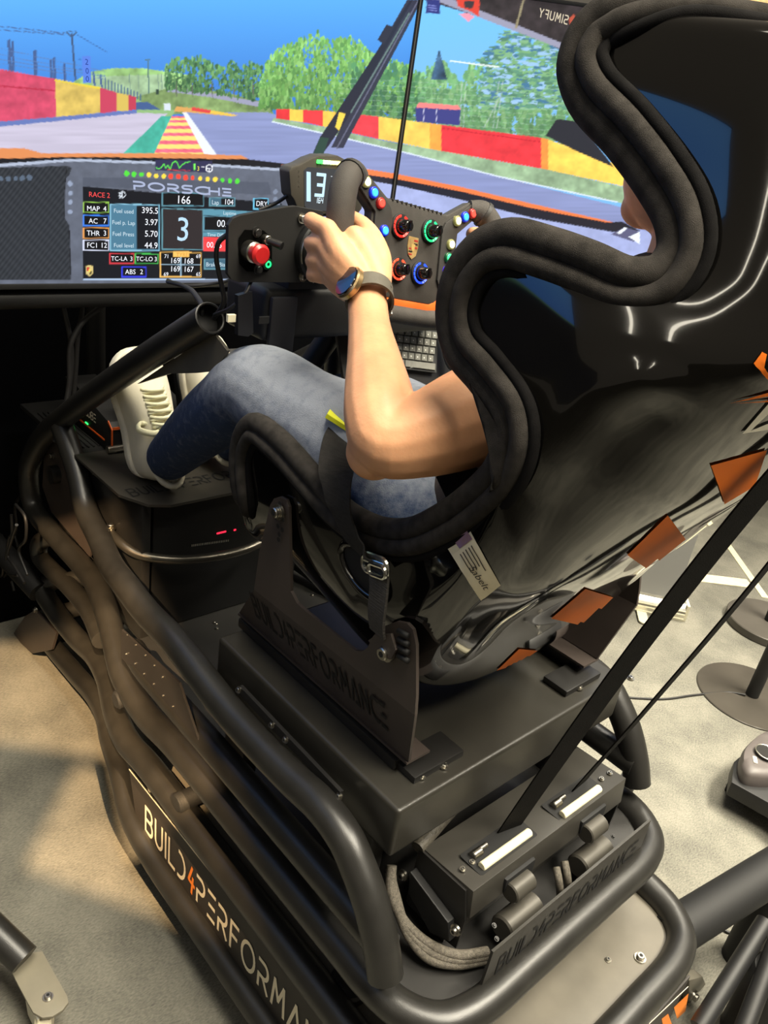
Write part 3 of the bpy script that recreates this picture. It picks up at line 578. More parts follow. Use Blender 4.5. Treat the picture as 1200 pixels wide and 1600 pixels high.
# lettered side panels between the lower and bottom loops
for s in (-1, 1):
    xw = s * .312; pan = [(atx(204, 1201, -.312)[1], atx(204, 1201, -.312)[2]), (.34, .280), (.34, zg + .01), (atx(216, 1303, -.312)[1], zg + .012)]
    mbp = MB(); mbp.add(*prism([(p[0], p[1]) for p in pan], (xw, 0, 0), (0, 1, 0), (0, 0, 1), (s, 0, 0), .003)); p = mbp.build('side_panel', mat('matte_brown_black_panel', (44, 40, 37), .6, 0, .05, 600, .1, 10), rig, False)
    mbl = MB(); x2 = xw + s * .0032; top = np.array([pan[0], pan[1]]); tl = V(x2, *pan[0]); tr = V(x2, *pan[1]); d = (tr - tl) / np.linalg.norm(tr - tl); mbl.add(*ribbon([tl, tr], (0, 0, 1), .003, .0006))
    if s < 0:
        b0 = atx(228, 1297, -.3155); b1 = atx(552, 1740, -.3155); dd = (b1 - b0); wl = np.linalg.norm(dd); dd /= wl; up = np.cross([-1., 0, 0], dd); up *= np.sign(up[2])
        lay_text(mbl, B4P, b0, dd, up, .064, (-1, 0, 0), .0006, gap=.30, wid=.14, special={'4': None}, width=wl * .97)
    mbl.build('panel_lettering', [WHITE_L, ORANGE_L], p, label='cream lettering with an orange numeral')
    if s < 0:
        k = 0
# rear panel with its orange print
mbp = MB(); mbp.add(*bbox((0, .198, .17), (.52, .004, .15), .001)); rp = mbp.build('rear_panel', MATS['matte_brown_black_panel'], rig)
mbl = MB(); yb = .1955
def onr(px, py): return aty(px, py, yb)
mbl.add([onr(*p) for p in ((1053, 1574), (1076, 1552), (1071, 1580), (1058, 1592))], [(0, 1, 2, 3)], None, 1)
mbl.add([onr(*p) for p in ((1034, 1592), (1044, 1584), (1052, 1606), (1040, 1622))], [(0, 1, 2, 3)], None, 1)
pq = [onr(1014, 1600), onr(1075, 1542)]; mbl.add(*ribbon(pq, (0, 0, 1), .003, .0006))
mbl.build('panel_print', [WHITE_L, ORANGE_L], rp, label='orange slanted bars under a cream line')
# decks
def rounded(w0, w1, h0, h1, r, n=6):
    pts = []
    for cx, cy, a in ((w1 - r, h0 + r, -90), (w1 - r, h1 - r, 0), (w0 + r, h1 - r, 90), (w0 + r, h0 + r, 180)): pts += [(cx + r * math.cos(math.radians(a + 90 * i / n)), cy + r * math.sin(math.radians(a + 90 * i / n))) for i in range(n + 1)]
    return pts
DECK = mat('grey_black_deck_sheet', (88, 83, 73), .45, 0, .05, 500, .15, 14)
mbp = MB(); mbp.add(*prism(rounded(-.295, .295, .232, 1.1, .085), (0, 0, .288), (1, 0, 0), (0, 1, 0), (0, 0, 1), .004)); dk = mbp.build('rear_deck', DECK, rig)
mbp = MB(); mbp.add(*prism(rounded(-.295, .295, .345, .62, .08), (0, 0, .43), (1, 0, 0), (0, 1, 0), (0, 0, 1), .004)); mbp.build('tensioner_deck', SATIN, rig)
mbp = MB(); mbp.add(*prism([(-.29, .60), (.29, .60), (.29, 1.42), (.215, 1.56), (.205, 1.8), (-.205, 1.8), (-.205, 1.34), (-.29, 1.2)], (0, 0, .405), (1, 0, 0), (0, 1, 0), (0, 0, 1), .006)); mbp.build('foot_deck', mat('charcoal_deck_sheet', (40, 39, 37), .5, 0, .06, 600, .2, 9), rig)
for p, z in (((950, 1500), .293), ((1000, 1497), .293)): bolt('deck_screw', atz(*p, z), (0, 0, 1), .004 if p[0] == 950 else .007, rig)
for p in ((339, 982), (488, 930), (470, 985), (338, 975), (335, 973)): bolt('deck_screw', atz(*p, .412), (0, 0, 1), .003, rig)
# gusset plate with rivet holes on each side
gp = [atx(a, b, -.326)[1:] for a, b in ((193, 983), (283, 1066), (316, 1164), (192, 1026))]
for s in (-1, 1):
    mbp = MB(); mbp.add(*prism([tuple(q) for q in gp], (s * .330, 0, 0), (0, 1, 0), (0, 0, 1), (-s, 0, 0), .004)); gs = mbp.build('gusset_plate', mat('dark_gusset', (34, 31, 30), .55, 0, .06, 900, .12, 12), rig)
    if s < 0:
        for a, b in ((199, 992), (212, 1008), (227, 1024), (241, 1040), (254, 1058), (197, 1022), (211, 1037), (225, 1053), (240, 1069), (255, 1087), (270, 1104)): bolt('rivet', atx(a, b, -.3305), (-1, 0, 0), .0018, gs)
for a, b, x in ((183, 1094, -.33), (278, 1255, -.325)):
    c = atx(a, b, x); mbp = MB(); mbp.add(*cyl(c + V(-.004, 0, 0), c + V(.05, 0, 0), .019, 18, bev=.004)); mbp.build('rubber_bush', RUBBER, rig, True, 40)
for a, b, z in ((545, 1540, .30), (955, 1290, .30)):
    c = atz(a, b, z); mbp = MB(); mbp.add(*cyl(c, c + V(0, 0, .13), .016, 16)); mbp.add(*cyl(c + V(0, 0, -.01), c + V(0, 0, .012), .032, 20, bev=.004)); mbp.build('mounting_post', SATIN, rig, True, 40)
# front left corner: joint lug and a slanted strut into the frame
tube('front_strut', [atx(-40, 815, -.30), atx(62, 925, -.235)], .030, MATTE, rig)
mbp = MB(); q = [atx(a, b, -.225) for a, b in ((30, 990), (50, 960), (66, 950), (100, 985), (92, 1012), (62, 1018))]; mbp.add(*prism([(p[1], p[2]) for p in q], (-.245, 0, 0), (0, 1, 0), (0, 0, 1), (1, 0, 0), .008, .001)); mbp.build('front_lug', BRACKET, rig)
bolt('lug_bolt', atx(56, 953, -.25), (-1, 0, 0), .006, rig)
# upright carrier plate beside the pedals
q = [atx(a, b, -.20) for a, b in ((70, 690), (95, 680), (150, 740), (158, 800), (140, 870), (80, 800), (66, 760))]
for s in (-1, 1):
    mbp = MB(); mbp.add(*prism([(p[1], p[2]) for p in q], (s * .20, 0, 0), (0, 1, 0), (0, 0, 1), (-s, 0, 0), .005)); ps = mbp.build('pedal_side_plate', BRACKET, rig)
    if s < 0:
        for a, b in ((82, 712), (148, 738)): bolt('plate_bolt', atx(a, b, -.202), (-1, 0, 0), .006, ps)
# bent bar running across in front of the seat
hb = catmull([atx(172, 832, -.215), atz(190, 850, .63), atz(215, 866, .62), atz(260, 874, .615), atz(320, 872, .615), atz(380, 860, .62), atz(428, 838, .63)], 8); tube('cross_bar', hb, .010, mat('dark_polished_bar', (96, 92, 84), .3, .8, .05, 300, .1, 10), rig)
bolt('bar_nut', atx(173, 824, -.215), (0, 0, 1), .008, rig)
h2 = catmull([atz(225, 885, .43), atz(255, 897, .43), atz(290, 897, .43), atz(350, 885, .43), atz(390, 872, .44)], 6); tube('floor_handle', h2, .004, SATIN, rig)

# ------------------------------------------------------------------ seat riser box
riser = thing('seat_riser', 'flat black steel box carrying the racing seat on its top', 'seat base', (0, .71, .615))
mbp = MB(); mbp.add(*bbox((-.003, .710, .657), (.545, .450, .086), .007, seg=3)); mbp.build('riser_box', mat('satin_black_box', (46, 44, 39), .38, 0, .08, 900, .12, 25), riser, True, 40)
mbp = MB(); pr = [atx(376, 1077, -.292), atx(533, 1243, -.292)]; mbp.add(*ribbon(pr, (0, 0, 1), .016, .006)); fl = mbp.build('slotted_flange', SATIN, riser)
for t in (.0, .36, .5, 1.0): bolt('flange_bolt', pr[0] * (1 - t) + pr[1] * t + V(-.003, 0, .0), (-1, 0, .3), .0042, fl)
for s in (-1, 1):
    box('support_leg', (s * .25, .56, .523), (.03, .06, .182), SATIN, riser, .003); box('support_leg', (s * .25, .88, .513), (.03, .06, .203), SATIN, riser, .003)
for x in (-.215, .215):
    box('slide_rail', (x, .745, .709), (.034, .40, .018), SATIN, riser, .003)
    c = V(x, .535, .706); box('slide_foot', c + V(.04 if x < 0 else -.04, 0, 0), (.10, .05, .012), SATIN, riser, .003)
for p in ((658, 1213), (693, 1197), (905, 1075), (985, 1060)): bolt('riser_bolt', atz(*p, .703), (0, 0, 1), .0045, riser)

# ------------------------------------------------------------------ racing seat
seat = thing('racing_seat', 'gloss black bucket racing seat with winged headrest and suede edging', 'seat', (0, .6, .70))
ST = [(None, (0, .985, .93), .955, .87), (None, (-.14, .985, .935), .95, .86), (388, 785, -0.242, 0.930, 0.85), (378, 705, -0.248, 0.900, 0.84), (398, 664, -0.25, 0.860, 0.835), (440, 690, -0.25, 0.800, 0.825), (490, 745, -0.248, 0.730, 0.81), (540, 798, -0.246, 0.660, 0.79), (590, 826, -0.244, 0.600, 0.78),
 (640, 832, -0.246, 0.555, 0.79), (695, 810, -0.253, 0.525, 0.83), (747, 773, -0.261, 0.495, 0.89), (786, 730, -0.268, 0.470, 0.945), (802, 682, -0.272, 0.435, 1), (796, 642, -0.273, 0.407, 1.04), (760, 592, -0.275, 0.385, 1.075), (722, 545, -0.277, 0.363, 1.11), (710, 490, -0.276, 0.341, 1.145),
 (722, 432, -0.276, 0.314, 1.19), (757, 388, -0.272, 0.297, 1.23), (800, 373, -0.268, 0.282, 1.26), (860, 387, -0.26, 0.270, 1.285), (925, 410, -0.25, 0.259, 1.31), (985, 435, -0.238, 0.247, 1.335), (1032, 430, -0.224, 0.236, 1.36), (1060, 395, -0.212, 0.228, 1.385), (1058, 345, -0.206, 0.220, 1.41),
 (1028, 288, -0.202, 0.213, 1.44), (975, 217, -0.2, 0.209, 1.475), (917, 152, -0.2, 0.206, 1.51), (903, 100, -0.198, 0.212, 1.545), (925, 47, -0.19, 0.227, 1.58), (965, 22, -.182, .248, 1.605), (1040, 28, -.158, .268, 1.615), (1120, 40, -.128, .283, 1.618), (1195, 52, -.098, .295, 1.616), (1330, 78, -.047, .305, 1.612), (1480, 110, -.001, .310, 1.610)]
rim, spn = [], []
for s in ST:
    if s[0] is None: rim.append(np.array(s[1], float)); spn.append((0, s[2], s[3]))
    else: rim.append(atx(s[0], s[1], s[2])); spn.append((0, s[3], s[4]))
rim = catmull(rim, 5); spn = catmull(spn, 5); NU = len(rim); NVv = 26
wgt = np.ones(NU)
def sec(i, v, off=0.0):
    R, S = rim[i], spn[i]; xr = R[0]
    P1 = np.array([xr * .98, S[1] + .0 * (R[1] - S[1]), S[2]]); P2 = np.array([xr * 1.03, S[1] + .26 * (R[1] - S[1]), S[2] + .30 * (R[2] - S[2])])
    return (1 - v) ** 3 * S + 3 * v * (1 - v) ** 2 * P1 + 3 * v * v * (1 - v) * P2 + v ** 3 * R
SG = np.array([[sec(i, v) for v in np.linspace(0, 1, NVv)] for i in range(NU)])       # left half grid
# smooth along the length, keeping the rim
for _ in range(4):
    k = SG.copy(); k[1:-1, :-1] = (SG[:-2, :-1] + 2 * SG[1:-1, :-1] + SG[2:, :-1]) / 4; SG = k
# raised relief: shoulder bulge rib and thigh rib pressed into the shell
uu, vv = np.meshgrid(np.linspace(0, 1, NU), np.linspace(0, 1, NVv), indexing='ij')
dU = np.gradient(SG, axis=0); dV = np.gradient(SG, axis=1); NRM = np.cross(dU, dV); NRM /= np.maximum(np.linalg.norm(NRM, axis=2, keepdims=True), 1e-9)
if NRM[NU // 2, NVv // 2, 0] > 0: NRM = -NRM
def ribf(u0, u1, vc, w, amp): return amp * np.exp(-((vv - vc) / w) ** 2) * np.clip((uu - u0) / .03, 0, 1) * np.clip((u1 - uu) / .03, 0, 1)
SG = SG + NRM * (ribf(.26, .42, .34, .06, .003) + ribf(.44, .60, .62, .05, .007) + ribf(.62, .72, .45, .06, .006) - ribf(.36, .58, .50, .05, .006) + ribf(.20, .34, .78, .05, .004))[..., None]
full = np.concatenate([SG, (SG * np.array([-1, 1, 1]))[:, ::-1][:, 1:]], axis=1); W2 = full.shape[1]
# order columns left rim ... : SG goes spine -> rim, so rebuild left rim -> spine -> right rim
full = np.concatenate([SG[:, ::-1], (SG * np.array([-1, 1, 1]))[:, 1:]], axis=1); W2 = full.shape[1]
idx = np.arange(NU * W2).reshape(NU, W2); F = np.stack([idx[:-1, :-1], idx[:-1, 1:], idx[1:, 1:], idx[1:, :-1]], -1).reshape(-1, 4)
mbp = MB(); mbp.add(full.reshape(-1, 3), F); shell = mbp.build('shell', GLOSS, seat, True)
so = shell.modifiers.new('thickness', 'SOLIDIFY'); so.thickness = .006; so.offset = 0
sb = shell.modifiers.new('sub', 'SUBSURF'); sb.levels = 1; sb.render_levels = 1
# inner padding: a cloth liner just inside the shell
inn = SG - NRM * .016; inn2 = np.concatenate([inn[:, :-1][:, ::-1], (inn[:, :-1] * np.array([-1, 1, 1]))[:, 1:]], axis=1); w3 = inn2.shape[1]; idx = np.arange(NU * w3).reshape(NU, w3)
mbp = MB(); mbp.add(inn2[4:-4].reshape(-1, 3), np.stack([idx[:-9, :-1], idx[:-9, 1:], idx[1:-8, 1:], idx[1:-8, :-1]], -1).reshape(-1, 4)); mbp.build('liner', TRIM, seat, True)
# suede edging: a fat lip over the rim plus a thinner outer roll with a stitched seam between them
rl = SG[:, -1]
tt = np.gradient(rl, axis=0); tt /= np.linalg.norm(tt, axis=1, keepdims=True)
wt = np.clip((rl[:, 0] + .20) / .05, 0, 1)[:, None]; On = NRM[:, -2] * np.sign((NRM[:, -2] * np.array([-1, 0, .3])).sum(1))[:, None]
O_ = np.array([-1., 0, 0]) * (1 - wt) + On * wt; O_ -= tt * (tt * O_).sum(1)[:, None]; O_ /= np.linalg.norm(O_, axis=1, keepdims=True); p_ = np.cross(tt, O_)
sgn = np.sign((p_ * (SG[:, -6] - rl)).sum(1)); p_[wt[:, 0] > .5] *= sgn[wt[:, 0] > .5][:, None]
for _ in range(6):
    for q_ in (O_, p_): q_[1:-1] = (q_[:-2] + 2 * q_[1:-1] + q_[2:]) / 4
def mirror_loop(L): return np.vstack([L, (L * np.array([-1, 1, 1]))[::-1][1:-1]])
tube('edge_lip', mirror_loop(rl - p_ * .004 + O_ * .003), .0150, TRIM, seat, seg=14, closed=True)
tube('edge_roll', mirror_loop(rl + p_ * .0165 + O_ * .009), .0112, TRIM, seat, seg=12, closed=True)
tube('edge_hem', mirror_loop(rl + p_ * .030 + O_ * .005), .0065, mat('black_suede_dark_hem', (20, 19, 19), .95, 0, .4, 1400, .3, 60, spec=.1), seat, seg=10, closed=True)  # dark hem, suede of its own colour

# things laid on the shell are found by pixel on the outer surface
from mathutils.bvhtree import BVHTree
bvh = BVHTree.FromPolygons([tuple(p) for p in full.reshape(-1, 3)], [tuple(int(i) for i in q) for q in F])
def on_shell(px, py, lift=.0045):
    r = ray(px, py); h = bvh.ray_cast(Vector(CAM), Vector(r), 6)
    if h[0] is None: return None
    n = np.array(h[1]); n = n if n.dot(r) < 0 else -n; return np.array(h[0]) + n * lift
def shell_patch(quad, nu, nv, lift=.0045):
    q = np.array(quad, float); P = []; ok = True
    for i in range(nu + 1):
        for j in range(nv + 1):
            a, b = i / nu, j / nv; p = (q[0] * (1 - a) + q[1] * a) * (1 - b) + (q[3] * (1 - a) + q[2] * a) * b; s = on_shell(p[0], p[1], lift)
            if s is None: P.append(None); continue
            P.append(s)
    f = []
    for i in range(nu):
        for j in range(nv):
            k = [i * (nv + 1) + j, (i + 1) * (nv + 1) + j, (i + 1) * (nv + 1) + j + 1, i * (nv + 1) + j + 1]
            if all(P[t] is not None for t in k): f.append(tuple(k))
    return [p if p is not None else np.zeros(3) for p in P], f
def good_patch(name, quad, material, lift=.0045, nu=10, nv=10):
    v, f = shell_patch(quad, nu, nv, lift)
    f = [q for q in f if max(np.linalg.norm(np.array(v[q[a]]) - np.array(v[q[b]])) for a, b in ((0, 1), (1, 2), (2, 3), (3, 0))) < .09]
    if not f: return None
    used = sorted({i for q in f for i in q}); mp = {o: n for n, o in enumerate(used)}
    mbq = MB(); mbq.add([v[i] for i in used], [tuple(mp[i] for i in q) for q in f]); return mbq.build(name, material, seat, True)
for q in (((1107, 722), (1194, 698), (1175, 755), (1128, 783)), ((977, 862), (1040, 800), (1068, 838), (1010, 886)), ((858, 962), (912, 915), (955, 930), (910, 975)), ((765, 1052), (808, 1010), (850, 1014), (812, 1035))): good_patch('checker_sticker', q, ORANGE)
# maker's label on the side of the shell
pl = good_patch('homologation_label', ((697, 845), (734, 818), (782, 910), (752, 934)), mat('cream_label_paper', (236, 224, 190), .4, 0, .02, 200, .06, 40), .0042)
pl['label'] = 'cream paper label with rows of print'
good_patch('hologram_sticker', ((707, 834), (727, 816), (744, 842), (724, 857)), mat('pink_lilac_hologram', (214, 170, 160), .25, .3, .02, 200, .35, 60, col2=(180, 150, 200)), .0050)['label'] = 'pink and lilac hologram sticker'
a, b, c = on_shell(735, 884, .0052), on_shell(757, 918, .0052), on_shell(749, 877, .0052)
if a is not None and b is not None:
    dx = (b - a); L = np.linalg.norm(dx); dx /= L; ay = c - a; ay -= dx * dx.dot(ay); ay /= np.linalg.norm(ay); n = np.cross(dx, ay); n = n if n.dot(CAM - a) > 0 else -n
    mbl = MB(); lay_font(mbl, 'Sabelt', a + ay * .002, dx, ay, n, .0135, None, .0012)
    for k in range(9):
        s0, s1 = on_shell(705 + k * 0 + 3.0 * (k % 3), 852 + k * .5, .0052), None
    for off in (.30, .42, .55, .68, .8):
        P0 = np.array([697, 845]) * (1 - off) + np.array([734, 818]) * off; P1 = np.array([752, 934]) * (1 - off) + np.array([782, 910]) * off
        pts = [on_shell(*(P0 * (1 - t) + P1 * t), .0050) for t in np.linspace(.32, .60 if off != .8 else .7, 8)]
        if all(p is not None for p in pts): mbl.add(*ribbon(pts, ay, .0012, .0003), mi=0)
    mbl.build('label_print', mat('label_ink', (60, 52, 44), .6), pl)
# white letter and orange emblem on the back, by the frame edge
WH = mat('white_vinyl', (222, 218, 200), .35, 0, .02, 100, .04, 10)
for q in (((1156, 672), (1199, 622), (1206, 632), (1168, 668)), ((1156, 672), (1168, 668), (1206, 652), (1210, 664))): good_patch('letter_sticker', q, WH)
for q in (((1175, 566), (1188, 549), (1196, 553), (1190, 580)), ((1180, 570), (1192, 572), (1206, 590), (1200, 592)), ((1135, 625), (1150, 622), (1210, 604), (1206, 612)), ((1135, 625), (1165, 624), (1210, 618), (1210, 622))): good_patch('emblem_sticker', q, ORANGE)
# belt slot: dark oval opening in the side
v, f = shell_patch(((520, 862), (600, 838), (628, 918), (556, 940)), 10, 10, .0040); q = []
cu = np.array([on_shell(573 + 34 * math.cos(t) + 10 * math.sin(t), 893 - 22 * math.cos(t) * -1 + 40 * math.sin(t), .004) if on_shell(573 + 34 * math.cos(t) + 10 * math.sin(t), 893 + 22 * math.cos(t) + 40 * math.sin(t)) is not None else np.zeros(3) for t in np.linspace(0, math.tau, 28, endpoint=False)])
if np.abs(cu).sum(1).min() > .1:
    mbp = MB(); mbp.add(*sweep(cu, .006, 8, closed=True)); sl = mbp.build('belt_slot_rim', GLOSS, seat, True); mbp = MB(); mbp.add(list(cu) + [cu.mean(0)], [(i, (i + 1) % 28, 28) for i in range(28)]); mbp.build('belt_slot', BLACK, sl, True)

# side brackets with cut-out lettering
up = [(374, 957), (405, 863), (422, 789), (428, 779), (437, 776), (447, 781), (451, 792), (452, 840), (454, 924), (464, 943), (480, 957), (555, 1017), (566, 1018), (574, 1012), (583, 994), (596, 980), (620, 971), (636, 974), (645, 984), (650, 1008), (650, 1087), (647, 1118), (404, 921)]
XU = -.262
def brk(s):
    pts = np.array([atx(a, b, XU) for a, b in up[1:]]); cr0, cr1 = atx(397, 921, XU), atx(648, 1118, XU); bt0, bt1 = atx(374, 957, -.228), atx(638, 1191, -.228)
    mbq = MB(); pl_ = [(p[1], p[2]) for p in pts]; pl_[-1] = (cr0[1], cr0[2]); pl_[-2] = (cr1[1], cr1[2]); mbq.add(*prism(pl_, (XU * -s, 0, 0), (0, 1, 0), (0, 0, 1), (s * -1 * -1, 0, 0) if False else (-s, 0, 0), .005)); M = V(-s, 1, 1)
    st = [cr0 * M, cr1 * M, bt1 * M, bt0 * M]; nn = np.cross(st[1] - st[0], st[3] - st[0]); nn /= np.linalg.norm(nn); nn *= np.sign(nn[0]) * -s * -1 if False else 1
    if nn[0] * s < 0: nn = -nn
    mbq.add([p for p in st] + [p - nn * .005 for p in st], [(0, 1, 2, 3), (7, 6, 5, 4), (0, 4, 5, 1), (1, 5, 6, 2), (2, 6, 7, 3), (3, 7, 4, 0)])
    foot = [bt0 * M, bt1 * M]; mbq.add(*ribbon([foot[0] + V(-s * .02, 0, -.002), foot[1] + V(-s * .02, 0, -.002)], (1, 0, 0), .045, .004))
    o = mbq.build('side_bracket', BRACKET, seat); return o, st, nn
bl, st, nn = brk(-1)
mbl = MB(); a, b = st[3], st[2]; dx = (b - a); L = np.linalg.norm(dx); dx /= L; ay = st[0] - st[3]; ay -= dx * dx.dot(ay); hh = np.linalg.norm(ay); ay /= hh; nv = np.cross(dx, ay); nv = nv if nv[0] < 0 else -nv
lay_text(mbl, B4P, a + dx * L * .155 + ay * hh * .36, dx, ay, hh * .46, nv, .0007, gap=.30, wid=.15, width=L * .76); mbl.build('cut_out_lettering', BLACK, bl, label='lettering cut through the sheet, reading dark')
for p, r in (((435, 800), .008), ((604, 1019), .009)): bolt('bracket_bolt', atx(*p, XU - .006), (-1, 0, 0), r, bl)
for p in ((437, 787), (431, 809), (442, 812), (434, 822), (441, 828), (436, 835), (435, 843)):
    mbh = MB(); mbh.add(*disc(atx(*p, XU - .0054), (-1, 0, 0), .0038, 12)); mbh.build('bracket_hole', BLACK, bl)
for k in range(4):
    mbh = MB(); q0, q1 = atx(622, 985 + k * 13, XU - .0056), atx(638, 994 + k * 13, XU - .0056); mbh.add(*sweep(np.array([q0, q1]), .0038, 8)); mbh.build('bracket_slot', BLACK, bl, True)
brr, st2, nn2 = brk(1)
mbl = MB(); fl = aty(1050, 985, .5)
a, b = st2[2], st2[3]; dx = (b - a); L = np.linalg.norm(dx); dx /= L; ay = st2[1] - st2[2]; ay -= dx * dx.dot(ay); hh = np.linalg.norm(ay); ay /= hh
lay_text(mbl, B4P, a + dx * L * .1 + ay * hh * .36, dx, ay, hh * .46, np.cross(dx, ay) * np.sign(np.cross(dx, ay)[0]), .0007, gap=.30, wid=.15, width=L * .76); mbl.build('cut_out_lettering', BLACK, brr)

# ------------------------------------------------------------------ harness
def strap(name, pts, side, w_, label, t=.0022, material=mat('black_strap_webbing', (17, 16, 15), .85, 0, .5, 700, .25, 90, spec=.15), n=8, cat='belt'):
    mbq = MB(); mbq.add(*ribbon(catmull(pts, n), side, w_, t)); return tag(mbq.build(name, material, None, True, 40), label, cat)
sh1 = strap('shoulder_strap', [V(-.054, .450, .545), V(-.054, .445, .57), V(-.056, .346, .975), V(-.06, .265, 1.249), V(-.06, .225, 1.345), V(-.06, .232, 1.37)], (1, -.22, 0), .046, 'broad black shoulder strap rising nearest from the belt tensioner behind the seat')
sh2 = strap('shoulder_strap', [V(.118, .442, .545), V(.118, .437, .57), V(.106, .375, .773), V(.10, .289, 1.077), V(.08, .225, 1.345), V(.08, .232, 1.37)], (1, .06, 0), .044, 'narrow-looking black shoulder strap rising farther right from the belt tensioner')
lap = thing('lap_belt', 'black lap belt webbing hanging over the left seat bolster with a steel adjuster', 'belt', tuple(atx(600, 1010, -.27)))
lpt = [atx(548, 668, -.16), atx(531, 690, -.225), atx(526, 735, -.278), atx(529, 785, -.288), atx(545, 830, -.282), atx(568, 862, -.278), atx(588, 884, -.276)]
mbq = MB(); mbq.add(*ribbon(catmull(lpt, 8), (0, 1, .25), .046, .0022)); mbq.build('webbing', WEB, lap, True, 40)
mbq = MB(); mbq.add(*ribbon(catmull([atx(593, 884, -.279), atx(592, 920, -.283), atx(588, 965, -.282), atx(590, 990, -.275)], 8), (0, 1, .25), .030, .004)); mbq.build('anchor_webbing', mat('ribbed_webbing', (58, 55, 52), .75, 0, .9, 60, .4, 260, stretch=(1, 1, 8)), lap, True, 40)
yb = catmull([atx(551, 640, -.15), atx(541, 648, -.17), atx(532, 664, -.215)], 5); mbq = MB(); mbq.add(*ribbon(yb, (0, 1, .25), .046, .006)); mbq.build('yellow_tab', mat('neon_yellow_fabric', (222, 226, 40), .6, 0, .2, 500, .1, 40), lap, True, 40, 'neon yellow tab')
# adjuster: two steel frames
def frame_loop(c, ax, ay, w_, h_, r, rt):
    pts = rounded(-w_ / 2, w_ / 2, -h_ / 2, h_ / 2, r, 4); return sweep(np.array([c + a * ax + b * ay for a, b in pts]), rt, 8, closed=True)
c = atx(586, 883, -.284); d1 = atx(612, 890, -.284) - atx(562, 872, -.284); d1 /= np.linalg.norm(d1); d2 = atx(586, 905, -.284) - c; d2 -= d1 * d1.dot(d2); d2 /= np.linalg.norm(d2)
mbq = MB(); mbq.add(*frame_loop(c, d1, d2, .044, .022, .009, .0035)); mbq.add(*frame_loop(c + V(-.004, 0, 0) + d2 * .004 + d1 * .008, d1, d2, .030, .014, .006, .003)); mbq.add(*cyl(c - d1 * .018 - d2 * .004, c + d1 * .018 - d2 * .004, .004, 10)); mbq.build('adjuster', mat('bright_zinc', (212, 214, 208), .22, 1.0, .03, 200, .08, 60), lap, True, 40, 'bright steel adjuster')
mbq = MB(); q = [atx(a, b, -.272) for a, b in ((577, 1000), (588, 992), (612, 990), (620, 1015), (611, 1030), (592, 1022))]; mbq.add(*prism([(p[1], p[2]) for p in q], (-.270, 0, 0), (0, 1, 0), (0, 0, 1), (-1, 0, 0), .004)); mbq.build('anchor_plate', BRACKET, lap)
strap('lap_strap_end', [atx(735, 720, -.19), atx(712, 745, -.20), atx(690, 762, -.205)], (0, 1, .3), .03, 'short loose black strap end lying on the jeans beside the seat bolster')

# ------------------------------------------------------------------ belt tensioner behind the seat
ten = thing('belt_tensioner', 'low black motorised belt tensioner with rollers, behind and below the seat', 'machine', (0, .43, .434))
HX0, HX1 = -.185, .203
mbp = MB(); mbp.add(*prism([(.500, .562), (.40, .572), (.394, .522), (.425, .505), (.425, .436), (.505, .436)], (HX0, 0, 0), (0, 1, 0), (0, 0, 1), (1, 0, 0), HX1 - HX0, .0015)); mbp.build('housing', mat('satin_black_housing', (50, 48, 44), .4, 0, .06, 900, .1, 20), ten, True, 30)
for s, x in ((-1, HX0 - .004), (1, HX1)):
    mbp = MB(); mbp.add(*prism([(.503, .56), (.41, .566), (.398, .515), (.40, .455), (.44, .445), (.505, .445)], (x, 0, 0), (0, 1, 0), (0, 0, 1), (1, 0, 0), .004)); e = mbp.build('end_plate', SATIN, ten)
    if s < 0:
        mbp = MB(); mbp.add(*prism([(.500, .525), (.415, .505), (.405, .475), (.44, .455), (.495, .485)], (x - .014, 0, 0), (0, 1, 0), (0, 0, 1), (1, 0, 0), .014, .002)); mbp.build('bearing_block', MATTE, e)
        for p in ((630, 1367), (712, 1453)): bolt('end_bolt', atx(*p, x - .014), (-1, 0, 0), .006, e)
ZT = .5745
for (p0, p1, q0, q1) in (((752, 1351), (828, 1302), (732, 1330), (838, 1300)), ((878, 1271), (937, 1233), (860, 1252), (947, 1229))):
    a, b = atz(*p0, ZT), atz(*p1, ZT); d = (b - a) / np.linalg.norm(b - a); a[1] = b[1] = (a[1] + b[1]) / 2
    xs0, xs1 = min(a[0], b[0]) - .012, max(a[0], b[0]) + .012; yc = a[1]
    mbp = MB(); mbp.add(*prism(rounded(xs0, xs1, yc - .010, yc + .034, .004, 3), (0, 0, .5695), (1, 0, 0), (0, 1, 0), (0, 0, 1), .0015)); so_ = mbp.build('belt_opening', BLACK, ten)
    mbp = MB(); mbp.add(*cyl((xs0 + .010, yc, .5735), (xs1 - .010, yc, .5735), .0068, 14, bev=.001)); mbp.build('roller', mat('cream_nylon_roller', (232, 224, 192), .3, 0, .02, 100, .05, 20), so_, True, 40)
    mbp = MB(); mbp.add(*cyl((xs0 + .012, yc + .02, .574), (xs0 + .03, yc + .02, .574), .007, 12, bev=.001)); mbp.add(*cyl((xs0 + .03, yc + .022, .575), (xs0 + .045, yc + .022, .575), .004, 10)); mbp.build('belt_clamp', STEEL, so_, True, 40)
for p in ((723, 1358), (738, 1347), (940, 1217), (953, 1208)): bolt('housing_screw', atz(*p, .572), (0, 0, 1), .0032, ten)
